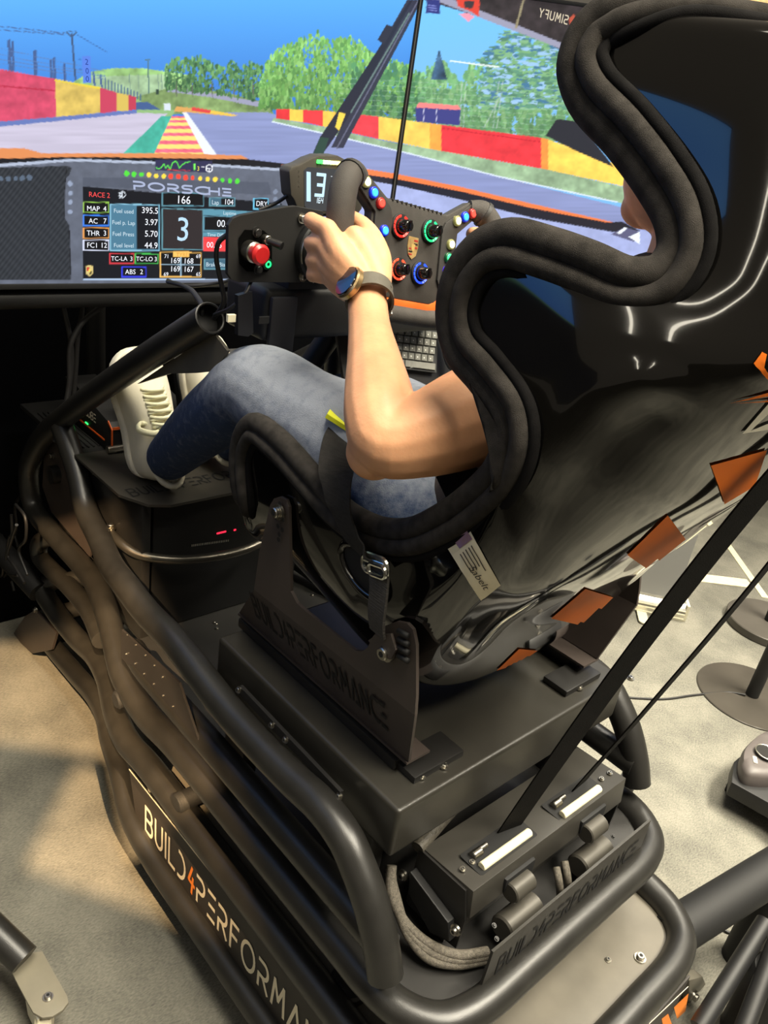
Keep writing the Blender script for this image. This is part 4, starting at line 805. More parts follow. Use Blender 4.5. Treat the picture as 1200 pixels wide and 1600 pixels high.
for k, (x0, x1) in enumerate(((-.115, -.045), (.075, .145))):
    mbp = MB(); mbp.add(*bbox(((x0 + x1) / 2, .3975, .538), (x1 - x0, .012, .028), .005)); w_ = mbp.build('rear_window', BLACK, ten, True, 35); mbp = MB(); mbp.add(*cyl((x0 + .004, .385, .530), (x1 - .02, .385, .530), .016, 18, bev=.002)); mbp.build('motor_can', mat('grey_motor_can', (72, 69, 63), .45, .3, .05, 200, .1, 20), w_, True, 40)
    mbp = MB(); mbp.add(*cyl((x0 - .012, .372, .478), (x1 - .005, .372, .478), .021, 20, bev=.003)); mbp.build('motor', mat('grey_motor_can', (104, 100, 92)), ten, True, 40)
mbp = MB(); a, b = atz(765, 1482, .52), atz(1023, 1286, .52); yp = (a[1] + b[1]) / 2; mbp.add(*prism([(a[0], .520), (b[0], .520), (b[0] + .004, .437), (a[0] - .004, .437)], (0, yp, 0), (1, 0, 0), (0, 0, 1), (0, 1, 0), .004)); rpl = mbp.build('rear_plate', mat('satin_black_housing', (50, 48, 44)), ten)
mbl = MB(); lay_text(mbl, B4P, (a[0] + .025, yp, .455), (1, 0, 0), (0, 0, 1), .034, (0, -1, 0), .0008, gap=.30, wid=.17, width=b[0] - a[0] - .05); mbl.build('cut_out_lettering', BLACK, rpl, label='lettering cut through the rear plate, reading dark')
for p in ((772, 1446), (776, 1467), (958, 1307)): bolt('plate_screw', atz(*p, .50), (0, -.4, 1), .0026, ten, SATIN)
for k in range(3):
    o = V(.004 * k, .004 * k, -.006 * k); pts = [atz(612 - k, 1352 + 6 * k, .545) + o, atz(611 + k * 5, 1392 + 8 * k, .52) + o, atz(632 + k * 3, 1440 + 10 * k, .485) + o, atz(672, 1476 + 12 * k, .465) + o, atz(715, 1492 + 9 * k, .46) + o, atz(762, 1487 + 8 * k, .455) + o]
    tube('braided_cable', catmull(pts, 8), .0075, BRAID, ten, seg=10)
for k, (x, y) in enumerate(((869, 1385), (882, 1376))): tube('braided_cable', catmull([atz(x, y - 30, .53), atz(x + 4, y - 10, .52), atz(x + 6, y + 18, .48), atz(x + 4, y + 40, .45)], 6), .006, BRAID, ten, seg=10)
hose = catmull([(-.19, .505, .56), (-.10, .520, .578), (.0, .528, .588), (.1, .52, .58)], 6); tag(tube('corrugated_hose', hose, .011, mat('dull_grey_hose', (70, 66, 58), .6, 0, .8, 250, .3, 120), None), 'dull grey cable hose squeezed between the riser box and the belt tensioner', 'hose')

# ------------------------------------------------------------------ steering column deck (part of the frame)
mbp = MB(); mbp.add(*bbox((.075, 1.125, 1.197), (.44, .12, .085), .012, seg=3)); mbp.build('column_deck', MATTE, rig, True, 40)
mbp = MB(); mbp.add(*bbox((-.115, 1.058, 1.180), (.050, .010, .100), .004)); cb = mbp.build('column_bracket', mat('blue_black_bracket', (17, 17, 22), .5, 0, .06, 600, .1, 20), rig, True, 40)
mbp = MB(); mbp.add(*bbox(aty(412, 500, 1.0535), (.020, .003, .012), .001)); mbp.build('bracket_window', BLACK, cb)
q = [aty(a, b, 1.045) for a, b in ((372, 462), (394, 456), (396, 520), (388, 526), (372, 524))]; mbp = MB(); mbp.add(*prism([(p[0], p[2]) for p in q], (0, 1.045, 0), (1, 0, 0), (0, 0, 1), (0, 1, 0), .01)); mbp.build('column_bracket', MATS['blue_black_bracket'], rig)
for a, b, c_, d in ((470, 590, 540, 520), (525, 560, 520, 640)):
    tube('column_brace', [aty(a, b, 1.20), aty(c_, d - 30, 1.17)] if a == 470 else [aty(a, b - 40, 1.2), aty(c_, d, 1.25)], .022, MATTE, rig)
mbp = MB(); q = [aty(a, b, 1.20) for a, b in ((484, 548), (504, 520), (508, 560), (500, 575), (488, 580), (482, 572))]; mbp.add(*prism([(p[0], p[2]) for p in q], (0, 1.20, 0), (1, 0, 0), (0, 0, 1), (0, 1, 0), .006)); lg = mbp.build('brace_lug', MATTE, rig); mbp = MB(); mbp.add(*disc(aty(491, 568, 1.199), (0, -1, 0), .005, 12)); mbp.build('lug_hole', mat('pale_hole', (170, 165, 140), .8), lg)
q = [atx(a, b, -.215) for a, b in ((212, 600), (330, 520), (352, 548), (335, 580), (305, 583), (262, 584))]; mbp = MB(); mbp.add(*prism([(p[1], p[2]) for p in q], (-.212, 0, 0), (0, 1, 0), (0, 0, 1), (1, 0, 0), .006)); mbp.build('hoop_web_plate', DECK, rig)
# monitor bar below the displays
tag(tube('monitor_rail', [(-1.0, 1.66, 1.085), (.62, 1.66, 1.085)], .022, MATTE, None), 'thick black rail running just below the centre display', 'rail')

# ------------------------------------------------------------------ wheel base with side switch plate and small dash display
wb = thing('wheel_base', 'black direct drive wheel base with switch plate and small digital dash', 'wheel base', (0, 1.1, 1.24))
YP = 1.05
q = [aty(a, b, YP) for a, b in ((357, 352), (364, 341), (376, 336), (448, 323), (462, 322), (505, 330), (510, 442), (372, 441), (362, 437), (356, 428))]
mbp = MB(); mbp.add(*prism([(p[0], p[2]) for p in q], (0, YP, 0), (1, 0, 0), (0, 0, 1), (0, 1, 0), .008, .0008)); sp = mbp.build('switch_plate', mat('matte_switch_plate', (24, 23, 22), .6, 0, .1, 900, .1, 30), wb)
q = [aty(a, b, YP - .0016) for a, b in ((373, 372), (382, 359), (412, 360), (425, 372), (425, 415), (417, 425), (385, 424), (374, 412))]; mbp = MB(); mbp.add([p for p in q], [tuple(range(8))]); rc = mbp.build('switch_recess', mat('recess_black', (3, 3, 3), .9, spec=.05), sp)
def yc(px, py, y0, y1, r, name, m, par, r1=None, bev=.0):
    a = aty(px, py, YP); mbq = MB(); mbq.add(*cyl((a[0], y0, a[2]), (a[0], y1, a[2]), r, 20, r1, bev)); return mbq.build(name, m, par, True, 40)
REDP = mat('red_push_button', (190, 34, 36), .35, 0, .02, 100, .1, 40, coat=.3)
yc(388, 391, 1.050, 1.030, .0155, 'button_collar', STEEL, sp, bev=.002); es = yc(388, 391, 1.034, 1.012, .0135, 'stop_button', REDP, sp, .0155, .004); es['label'] = 'red mushroom stop button'
yc(412, 373, 1.05, 1.036, .007, 'toggle_nut', STEEL, sp, bev=.001); mbp = MB(); a = aty(412, 373, YP); mbp.add(*cyl((a[0], 1.04, a[2]), (a[0] + .012, 1.018, a[2] - .004), .005, 12, .0065, .001)); mbp.build('toggle_lever', SATIN, sp, True, 40)
GRN = mat('green_lit_button', (20, 120, 60), .3, 0, 0, 1, 0, 1, emit=(40, 255, 140), estr=1.6)
g = yc(414, 411, 1.05, 1.041, .0085, 'lit_button', mat('dark_green_button', (14, 60, 34), .3), sp, bev=.001); a = aty(414, 411, YP); mbp = MB(); mbp.add(*ring((a[0], 1.0405, a[2]), (0, 1, 0), .004, .0014, 18, 6)); mbp.build('light_ring', GRN, g, True)
for p in ((400, 362), (402, 420), (471, 341), (472, 432)): a = aty(*p, YP); bolt('plate_bolt', (a[0], 1.048, a[2]), (0, -1, 0), .0055, sp, SATIN if p[0] < 450 else STEEL)
for p in ((375, 376), (375, 405), (413, 395), (404, 410)):
    a = aty(*p, 1.0492); mbp = MB(); mbp.add(*disc(a, (0, -1, 0), .0012, 8)); mbp.build('tick_mark', WHITE_L, sp)
MC = V(-.060, 0, 1.305)
mbp = MB(); mbp.add(*cyl((MC[0], 1.03, MC[2]), (MC[0], 1.17, MC[2]), .050, 40, bev=.006)); mbp.build('motor', MATTE, wb, True, 40)
mbp = MB(); mbp.add(*cyl((MC[0], .99, MC[2]), (MC[0], 1.04, MC[2]), .047, 36, bev=.006)); mbp.build('motor_flange', mat('flange_black', (34, 33, 32), .45, 0, .05, 400, .1, 20), wb, True, 40)
mbp = MB(); mbp.add(*cyl((-.020, .905, 1.335), (MC[0] + .012, 1.0, MC[2] + .01), .024, 24, bev=.003)); mbp.build('quick_release_shaft', SATIN, wb, True, 40)
for t0, t1 in ((200, 160), (245, 225)):
    pts = np.array([(MC[0] + 0.051 * math.cos(math.radians(t)), 1.029, MC[2] + 0.051 * math.sin(math.radians(t))) for t in np.linspace(t0, t1, 8)]); tube('silver_edge_mark', pts, .0012, ALU, wb, seg=6)
box('motor_mount', (-.02, 1.15, 1.244), (.16, .16, .02), MATTE, wb, .003)
# small dash display behind the wheel
YD = 1.085
def dpx(a, b, y=YD): return aty(a, b, y)
q = [dpx(*p) for p in ((452, 268), (456, 261), (470, 257), (486, 248), (500, 243), (528, 243), (545, 252), (562, 262), (568, 275), (566, 326), (560, 334), (478, 335), (466, 328), (460, 312), (455, 305))]
mbp = MB(); mbp.add(*prism([(p[0], p[2]) for p in q], (0, YD, 0), (1, 0, 0), (0, 0, 1), (0, 1, 0), .028, .0025)); dd = mbp.build('dash_housing', mat('warm_grey_plastic', (66, 62, 54), .55, 0, .1, 800, .1, 30), wb, True, 30)
q = [dpx(a, b, YD - .0006) for a, b in ((475, 266), (481, 261), (548, 266), (550, 272), (549, 327), (543, 331), (484, 329), (476, 322))]
mbp = MB(); mbp.add([p for p in q], [tuple(range(8))], (58, 60, 62)); sc = mbp.build('dash_screen', attr_mat('display_picture'), dd)
mbt = MB(); mpp = np.linalg.norm(dpx(500, 290) - dpx(500, 300)) / 10; nD = V(0, -1, 0)
a, b = dpx(479, 315), dpx(485, 269); mbt.add([dpx(*p, YD - .0012) for p in ((479, 268), (485.5, 269), (485.5, 315), (479, 314.5))], [(0, 1, 2, 3)], (190, 226, 248))
lay_text(mbt, ['3'], dpx(492, 304.5, YD), EX, EZ, mpp * 32, nD, .0012, wid=.16, col=(196, 230, 250), width=mpp * 16); lay_text(mbt, ['1', '6', 'd4'], dpx(494.5, 316.5, YD), EX, EZ, mpp * 7.5, nD, .0012, gap=.35, wid=.18, col=(210, 230, 240), width=mpp * 12)
mbt.add([dpx(*p, YD - .0012) for p in ((517, 275), (530, 276), (530, 277.2), (517, 276.2))], [(0, 1, 2, 3)], (200, 210, 215)); mbt.build('dash_digits', attr_mat('display_picture'), dd, label='pale blue digits')
for k in range(8):
    a = dpx(497.5 + k * 4.6, 252.6 + k * .35, YD - .001); mbp = MB(); mbp.add(*bbox(a, (.0052, .004, .0055), .001)); mbp.build('shift_light', mat('green_shift_light', (40, 200, 60), .4, emit=(70, 255, 90), estr=3.0) if k < 2 else (mat('pale_green_shift_light', (200, 255, 160), .4, emit=(225, 255, 190), estr=3.5) if k < 5 else mat('yellow_shift_light', (255, 240, 120), .4, emit=(255, 238, 130), estr=3.5)), dd, True, 40)
for k in range(4): mbp = MB(); mbp.add(*disc(dpx(467, 268 + k * 7.6, YD - .0005), (0, -1, 0), .0014, 10)); mbp.build('light_window', ALU, dd)
box('dash_stalk', (-.02, 1.105, 1.375), (.04, .02, .05), MATTE, wb, .003)

# ------------------------------------------------------------------ steering wheel
WC = V(-.011, .89, 1.344); th = math.radians(12); st_ = math.radians(8)
wy = V(0, math.sin(th), math.cos(th)); wn = V(0, -math.cos(th), math.sin(th)); e1 = math.cos(st_) * V(1, 0, 0) - math.sin(st_) * wy; e2 = math.sin(st_) * V(1, 0, 0) + math.cos(st_) * wy
def WP(a, b, n=0.0): return WC + a * e1 + b * e2 + n * wn
wheel = thing('steering_wheel', 'black race steering wheel with glowing coloured buttons and rotary knobs', 'steering wheel', tuple(WC))
out = [(-.128, .082), (-.110, .084), (-.062, .056), (.062, .056), (.110, .084), (.128, .082), (.132, .066), (.090, .034), (.088, -.030), (.078, -.060), (.056, -.080), (-.056, -.080), (-.078, -.060), (-.088, -.030), (-.090, .034), (-.132, .066)]
mbp = MB(); mbp.add(*prism(out, WP(0, 0, -.016), e1, e2, wn, .018, .004)); mbp.build('hub_plate', mat('dark_carbon_plate', (58, 55, 52), .5, 0, .1, 500, .15, 60), wheel, True, 30)
pod = [(-.127, .079), (-.111, .081), (-.074, .055), (-.058, .044), (-.052, .03), (-.054, -.042), (-.062, -.056), (-.076, -.050), (-.086, -.026), (-.086, .032), (-.126, .064)]
for s in (-1, 1):
    mbp = MB(); pp = [(x * -s, y) for x, y in pod]; mbp.add(*prism(pp if s < 0 else pp[::-1], WP(0, 0, .001), e1, e2, wn, .005, .0015)); mbp.build('button_pod', mat('matte_pod', (46, 44, 42), .55, 0, .12, 900, .12, 40), wheel, True, 30)
    gp_ = catmull([WP(s * .114, .074, -.004), WP(s * .136, .072, .006), WP(s * .152, .056, .014), WP(s * .157, .030, .016), WP(s * .154, -.005, .014), WP(s * .145, -.045, .010), WP(s * .118, -.078, .004), WP(s * .085, -.097, .0), WP(s * .04, -.102, -.002)], 8)
    n = len(gp_); rr = np.interp(np.linspace(0, 1, n), [0, .12, .2, .3, .6, .8, 1], [.014, .019, .0185, .0195, .019, .016, .013]); mbp = MB(); mbp.add(*sweep(gp_, rr, 18)); mbp.build('grip', RUBBER if False else mat('soft_grey_grip', (62, 58, 54), .75, 0, .3, 900, .15, 50), wheel, True, 60)
    mbp = MB(); mbp.add(*sweep(gp_[8:11], .0205, 18)); mbp.build('grip_collar', MATS['matte_pod'], wheel, True, 40)
mbp = MB(); mbp.add(*sweep(np.array([WP(-.05, -.102, -.002), WP(.05, -.102, -.002)]), .0135, 18)); mbp.build('bottom_bar', MATS['soft_grey_grip'], wheel, True, 60)
mbp = MB(); mbp.add(*prism([(-.062, -.080), (.046, -.080), (.060, -.072), (.070, -.076), (.062, -.090), (-.062, -.090)], WP(0, 0, -.008), e1, e2, wn, .010, .001)); mbp.build('orange_stripe', mat('orange_anodised', (236, 104, 40), .4, 0, .02, 100, .05, 10), wheel, True, 30)
for k in range(12): mbp = MB(); mbp.add(*sweep(np.array([WP(-.055 + k * .0092, .0555, -.012), WP(-.052 + k * .0092, .0555, .003)]), .0018, 6)); mbp.build('ridge', MATS['matte_pod'], wheel)
LED = dict(white=((250, 250, 190), (255, 255, 205)), blue=((40, 130, 255), (60, 160, 255)), red=((240, 50, 40), (255, 74, 60)), green=((40, 190, 110), (70, 220, 140)), purple=((190, 90, 255), (200, 110, 255)))
RIMC = dict(white=(120, 118, 70), blue=(16, 40, 190), red=(120, 20, 20), green=(16, 70, 40), purple=(60, 20, 200))
def led(a, b, c):
    mbq = MB(); mbq.add(*cyl(WP(a, b, .003), WP(a, b, .0105), .0078, 18, bev=.001)); o = mbq.build('button_bezel', mat('bezel_' + c, RIMC[c], .4, emit=RIMC[c], estr=.5), wheel, True, 40)
    mbq = MB(); mbq.add(*cyl(WP(a, b, .0095), WP(a, b, .0120), .0056, 18, bev=.001)); mbq.build('lit_cap', mat('lit_' + c, LED[c][0], .4, emit=LED[c][1], estr=1.5), o, True, 40)
for a, b, c in ((-.110, .067, 'white'), (-.095, .056, 'blue'), (-.080, .045, 'red'), (-.068, .010, 'blue'), (-.069, -.010, 'green'), (-.069, -.029, 'purple'), (.112, .067, 'red'), (.096, .059, 'blue'), (.080, .050, 'white'), (.072, .014, 'white'), (.070, -.006, 'green'), (.070, -.026, 'purple')): led(a, b, c)
def knob(a, b, rgb, r):
    base = MB(); base.add(*cyl(WP(a, b, .002), WP(a, b, .006), r * 1.08, 28, bev=.001)); o = base.build('knob_base', BLACK, wheel, True, 40)
    for k in range(14):
        if k == 3: continue
        t = math.tau * k / 14; ps = np.array([WP(a + r * .85 * math.cos(t + u), b + r * .85 * math.sin(t + u), .0065) for u in np.linspace(0, math.tau / 14 * .8, 4)]); mq = MB(); mq.add(*ribbon(ps, WP(a, b, 0) - ps[0], .0032, .0012)); mq.build('ring_light', mat('ring_%d_%d' % (rgb[0], rgb[2]), rgb, .4, emit=rgb, estr=1.5), o)
    kb = MB(); kb.add(*cyl(WP(a, b, .005), WP(a, b, .024), r * .62, 20, r * .5, .0015)); kb.add(*bbox(WP(a, b, .025), (r * .22, .004, r * .9), .001, Matrix((tuple(e1), tuple(-wn), tuple(e2))).transposed())); kb.build('knob', mat('gloss_black_knob', (14, 13, 14), .15, coat=.5), o, True, 40)
knob(-.034, .022, (255, 50, 40), .0165); knob(.028, .026, (40, 220, 130), .0165); knob(-.030, -.038, (255, 80, 50), .0165); knob(.016, -.037, (40, 80, 255), .0165)
cr = [(-.010, .018), (.010, .018), (.011, .004), (.008, -.008), (0, -.014), (-.008, -.008), (-.011, .004)]; c0 = (-.004, -.006)
mbp = MB(); mbp.add(*prism(cr, WP(c0[0], c0[1], .002), e1, e2, wn, .0015, .0003)); em = mbp.build('crest', mat('brass_crest', (196, 164, 110), .35, .6, .1, 300, .2, 90), wheel)
mbp = MB()
for k in range(3):
    for (x0, x1, y0, y1) in ((.001, .009, .012 - k * .005, .0145 - k * .005), (-.008, -.001, .000 - k * .004, .002 - k * .004)): mbp.add([WP(c0[0] + x, c0[1] + y, .0038) for x, y in ((x0, y0), (x1, y0), (x1, y1), (x0, y1))], [(0, 1, 2, 3)], None, k % 2)
mbp.add([WP(c0[0] + x, c0[1] + y, .0040) for x, y in ((-.004, .008), (.004, .008), (.003, .000), (0, -.003), (-.003, .0))], [(0, 1, 2, 3, 4)], None, 2); mbp.build('crest_field', [mat('crest_red', (150, 40, 36), .4), mat('crest_black', (30, 26, 24), .4), mat('crest_gold', (210, 180, 110), .4, .5)], em)

# ------------------------------------------------------------------ keyboard on a sloping tray
ph = math.radians(65); kd = V(0, -math.cos(ph), -math.sin(ph)); kn = np.cross(V(1, 0, 0), kd); kn = kn if kn[1] < 0 else -kn; kp = aty(648, 538, 1.115)
def KP(a, b): return atpl(a, b, kp, kn)
TL, TR, BR, BL_ = KP(560, 488), KP(685, 506), KP(681, 580), KP(566, 566)
def kq(u, v, n=0): return (TL * (1 - u) + TR * u) * (1 - v) + (BL_ * (1 - u) + BR * u) * v + kn * n
keyb = thing('keyboard', 'grey compact keyboard propped below the steering wheel, half hidden by the forearm', 'keyboard', tuple((BL_ + BR) / 2))
mbp = MB(); c8 = [kq(u, v, n) for n in (-.012, .0) for u, v in ((-.01, -.02), (1.01, -.02), (1.01, 1.03), (-.01, 1.03))]; mbp.add(c8, [(3, 2, 1, 0), (4, 5, 6, 7), (0, 1, 5, 4), (1, 2, 6, 5), (2, 3, 7, 6), (3, 0, 4, 7)]); mbp.build('case', mat('dark_grey_case', (40, 41, 42), .5, 0, .05, 500, .1, 30), keyb)
KEYM = mat('grey_key_plastic', (112, 112, 106), .5, 0, .05, 800, .08, 60); LEG = mat('key_legend_white', (225, 224, 215), .5)
rows = ['      .' * 2, '1234567890-', 'QWERTYUIOP', 'ASDFGHJKL;', 'ZXCVBNM,.', '  ']
NK = 11
def key(u0, u1, v0, v1, ch):
    mbq = MB(); f0 = [kq(u, v, .0005) for u, v in ((u0, v0), (u1, v0), (u1, v1), (u0, v1))]; i = .08
    f1 = [kq(u0 + (u1 - u0) * a, v0 + (v1 - v0) * b, .004) for a, b in ((i, i), (1 - i, i), (1 - i, 1 - i), (i, 1 - i))]; mbq.add(f0 + f1, [(4, 5, 6, 7), (0, 1, 5, 4), (1, 2, 6, 5), (2, 3, 7, 6), (3, 0, 4, 7)])
    if ch.strip():
        a = kq(u0 + (u1 - u0) * .36, v0 + (v1 - v0) * .62, .0042); mbq.add([a, a + (kq(1, 0) - kq(0, 0)) * .012, a + (kq(1, 0) - kq(0, 0)) * .012 + (kq(0, 0) - kq(0, 1)) * .026, a + (kq(0, 0) - kq(0, 1)) * .026], [(0, 1, 2, 3)], None, 1)
    mbq.build('key', [KEYM, LEG], keyb)
for r in range(6):
    v0, v1 = .02 + r * .165, .02 + r * .165 + (.150 if r else .11); v0 += 0 if r else .02; off = (0, 0, .02, .035, .055, 0)[r] / 1.2
    for k in range(NK):
        u0 = .005 + k * .09 - off; u1 = u0 + .082
        if r == 5 and k >= 7:
            if k == 7: key(u0, .99, v0, v1, ' ')
            continue
        u1 = min(u1, .995)
        if u0 < 0: u0 = 0.0
        if u1 - u0 > .02: key(u0, u1, v0, v1, rows[r][k % len(rows[r])])
tray = box('keyboard_tray', kq(.62, .5, -.017), (.34, .0085, .17), MATTE, None, .002, Matrix(((1, 0, 0), tuple(-kn), tuple(-kd))).transposed()); tag(tray, 'sloping black tray carrying the keyboard beside the steering column', 'tray')
# dark pouch with buckle right of the keyboard
pc = KP(694, 545); mbp = MB(); sx_ = [];
for k, (w_, h_) in enumerate(((.006, .03), (.018, .045), (.022, .05), (.018, .045), (.006, .03))): sx_.append([pc + V(1, 0, 0) * w_ * math.cos(t) - kd * h_ * math.sin(t) + kn * (.004 + k * .006) for t in np.linspace(0, math.tau, 16, endpoint=False)])
mbp.add(*loft(sx_)); pch = tag(mbp.build('black_pouch', mat('soft_black_shell', (26, 26, 27), .35, 0, .05, 300, .1, 20), None, True, 60), 'rounded black pouch just right of the keyboard', 'pouch')

# ------------------------------------------------------------------ pedals, heel plate, computer
HEEL = mat('dark_heel_sheet', (52, 49, 44), .5, 0, .05, 500, .15, 14)
hp = thing('heel_plate', 'grey-black sheet heel plate with cut-out lettering under the white shoes', 'plate', (0, 1.45, .74))
mbp = MB(); mbp.add(*prism([(-.232, 1.40), (-.200, 1.335), (-.16, 1.315), (.16, 1.315), (.200, 1.335), (.232, 1.40), (.232, 1.62), (-.232, 1.62)], (0, 0, .742), (1, 0, 0), (0, 1, 0), (0, 0, 1), .006)); mbp.build('plate', HEEL, hp)
mbl = MB(); lay_text(mbl, B4P, atz(208, 776, .7485), (1, 0, 0), (0, 1, 0), .034, (0, 0, 1), .0006, gap=.3, wid=.15, width=.36); mbl.build('cut_out_lettering', BLACK, hp)
for s in (-1, 1): box('leg', (s * .195, 1.47, .575), (.02, .24, .334), SATIN, hp, .002)
ped = thing('pedal_set', 'black sim pedal modules with orange trim in front of the shoes', 'pedals', (0, 1.75, .74))
mbp = MB(); mbp.add(*bbox((0, 1.80, .735), (.44, .36, .012), .002)); bp = mbp.build('base_plate', BLACK, ped)
for k in range(5): mbp = MB(); mbp.add(*sweep(np.array([(-.205 + k * .012, 1.66 + .0 * k, .7425), (-.205 + k * .012, 1.9, .7425)]), .002, 6)); mbp.build('slot', BLACK, bp)
for k, x in enumerate((-.115, .02, .155)):
    m_ = MB(); m_.add(*prism([(1.600, .742), (1.600, .80), (1.62, .815), (1.80, .845), (1.86, .845), (1.86, .742)], (x - .038, 0, 0), (0, 1, 0), (0, 0, 1), (1, 0, 0), .076, .002)); b_ = m_.build('pedal_body', MATTE, ped, True, 30)
    m_ = MB(); OR_ = mat('orange_anodised', (236, 104, 40)); m_.add(*ribbon([(x - .0385, 1.86, .764), (x - .0385, 1.64, .764)], (0, 0, 1), .004, .001)); m_.add(*ribbon([(x - .039, 1.6, .765), (x - .039, 1.6, .803), (x - .039, 1.62, .817)], (0, 1, .2), .006, .002)); m_.add(*ribbon([(x - .038, 1.599, .806), (x + .038, 1.599, .806)], (0, 0, 1), .006, .002)); m_.build('orange_trim', OR_, b_, label='thin orange trim')
    if k == 0:
        ml = MB(); lay_text(ml, list('SIMUCUBE'), V(x - .0386, 1.795, .790), V(0, -1, 0), V(0, 0, 1), .018, V(-1, 0, 0), .0006, gap=.22, wid=.17, width=.11); ml.build('lettering', WHITE_L, b_)['kind'] = 'stuff'; ml = MB(); ml.add(*bbox(V(x - .039, 1.735, .770), (.002, .014, .003), 0)); ml.build('status_light', mat('green_status', (40, 220, 90), .4, emit=(50, 255, 110), estr=2.0), b_)
    m_ = MB(); m_.add(*prism([(1.55, .80), (1.58, .80), (1.63, .96), (1.618, .965)], (x - .02, 0, 0), (0, 1, 0), (0, 0, 1), (1, 0, 0), .04, .002)); m_.build('pedal_arm', MATTE, ped, True, 30)
    m_ = MB(); m_.add(*cyl((x - .05, 1.60, .757), (x + .05, 1.60, .757), .009, 14)); m_.build('pivot_pin', STEEL, ped, True, 40)
for s in (-1, 1): box('support_rail', (s * .17, 1.82, .570), (.03, .05, .318), SATIN, ped, .002)
pc_ = thing('computer', 'black computer case with a red light strip under the heel plate', 'computer', (0, 1.46, .412))
mbp = MB(); mbp.add(*bbox((0, 1.46, .572), (.35, .20, .320), .006)); mbp.build('case', mat('piano_black_case', (6, 6, 7), .6, 0, .02, 50, .1, 5), pc_, True, 35)
for a, b, w_ in ((346, 832, .024), (367, 828, .006)): mbp = MB(); mbp.add(*bbox(aty(a, b, 1.3595), (w_, .002, .004), .0008)); mbp.build('light_strip', mat('red_strip', (255, 40, 60), .4, emit=(255, 40, 70), estr=1.6), pc_)
mbp = MB()
for k in range(22):
    a = aty(300 + k * 2.7, 852.5 - k * .38, 1.3595); mbp.add(*bbox(a, (.0018, .001, .005), 0))
mbp.build('vent_row', ALU, pc_)['kind'] = 'stuff'

# ------------------------------------------------------------------ the driver
person = thing('person', 'seated driver in jeans, white trainers and dark t-shirt gripping the steering wheel', 'person', (0, .58, .86))
def sphere(c, r, n=10):
    v, f = [], []; c = np.asarray(c, float); r = np.broadcast_to(np.asarray(r, float), (3,))
    for i in range(n + 1):
        a = math.pi * i / n
        for k in range(2 * n):
            b = math.pi * k / n; v.append(c + r * np.array([math.sin(a) * math.cos(b), math.sin(a) * math.sin(b), math.cos(a)]))
    for i in range(n):
        for k in range(2 * n): l = (k + 1) % (2 * n); f.append((i * 2 * n + k, (i + 1) * 2 * n + k, (i + 1) * 2 * n + l, i * 2 * n + l))
    return v, f
def limb(mbq, pts, rad, n=6, seg=14, sx=1, sy=1, up0=None, end=True):
    P = catmull(np.c_[np.array(pts, float), np.array(rad, float)], n); mbq.add(*sweep(P[:, :3], P[:, 3], seg, sx=sx, sy=sy, up0=up0)); mbq.add(*sphere(P[0, :3], P[0, 3] * min(sx, sy), 7))
    if end: mbq.add(*sphere(P[-1, :3], P[-1, 3] * min(sx, sy), 7))
def remesh(o, vox, smooth=6, fac=.5):
    m = o.modifiers.new('merge', 'REMESH'); m.mode = 'VOXEL'; m.voxel_size = vox; m.use_smooth_shade = True
    if smooth: s = o.modifiers.new('smooth', 'SMOOTH'); s.iterations = smooth; s.factor = fac
def skin_mat():
    m = mat('skin', (214, 158, 118), .48, 0, .12, 260, .10, 26, spec=.35); b = m.node_tree.nodes['Principled BSDF']; b.inputs['Subsurface Weight'].default_value = .12; b.inputs['Subsurface Radius'].default_value = (.012, .005, .003); return m
SKIN = skin_mat()
body = MB()
# left arm (pixel, depth plane x)
LA = [atx(868, 556, -.135), atx(795, 622, -.172), atx(725, 656, -.222), atx(655, 682, -.272), atx(606, 690, -.302), atx(596, 655, -.292), atx(591, 615, -.270), atx(584, 560, -.232), atx(577, 510, -.200), atx(574, 470, -.176)]
LR = [.062, .0605, .0565, .0475, .0405, .0425, .0405, .0335, .0275, .0265]
limb(body, LA, LR)
body.add(*sphere(atx(585, 706, -.301), .033, 10))
wrist = LA[-1]
# left hand: palm, four curled fingers, thumb
kn_px = [(512, 357, -.196), (505, 383, -.198), (503, 408, -.196), (510, 432, -.190)]
MCP = [atx(*p) for p in kn_px]; bw = [atx(568, 448, -.176), atx(566, 452, -.178), atx(566, 456, -.178), atx(568, 462, -.176)]
for k in range(4): limb(body, [bw[k], (bw[k] + MCP[k]) / 2 + V(-.007, -.004, .0), MCP[k]], [.0195, .0185 - .0008 * k, .0128 - .0008 * k], 5, 12)
limb(body, [wrist, atx(556, 424, -.168), atx(545, 395, -.172)], [.0255, .029, .024], 6, 14)
limb(body, [atx(590, 440, -.158), atx(572, 400, -.158), atx(555, 372, -.165)], [.019, .021, .017], 6, 14)
for k in range(4):
    yk = float((MCP[k] - WC).dot(e2)) + (.006, .003, .001, .001)[k]; g_ = WP(np.interp(yk, [-.05, 0, .04], [-.145, -.1545, -.157]), yk, .013); R_ = .0195; rf = (.0102, .0104, .0100, .0090)[k]
    pip = g_ - e1 * (R_ + rf * 1.1) - wn * .024 + e2 * (.006 if k == 0 else .0); tipa = g_ - wn * (R_ + rf) + e1 * .006; dip = g_ + e1 * (R_ + rf * .8) - wn * .014; tip = g_ + e1 * (R_ + rf * .6) + wn * .004
    limb(body, [MCP[k], (MCP[k] + pip) / 2 - e1 * .003, pip, tipa, dip, tip], [.0130 - .0006 * k, rf * 1.15, rf * 1.1, rf, rf * .95, rf * .8], 5, 12)
limb(body, [atx(592, 440, -.150), atx(592, 405, -.143), atx(582, 372, -.139), atx(568, 352, -.137), atx(563, 347, -.134) + V(0, .022, .004)], [.018, .0175, .0140, .0115, .0092], 6, 12)
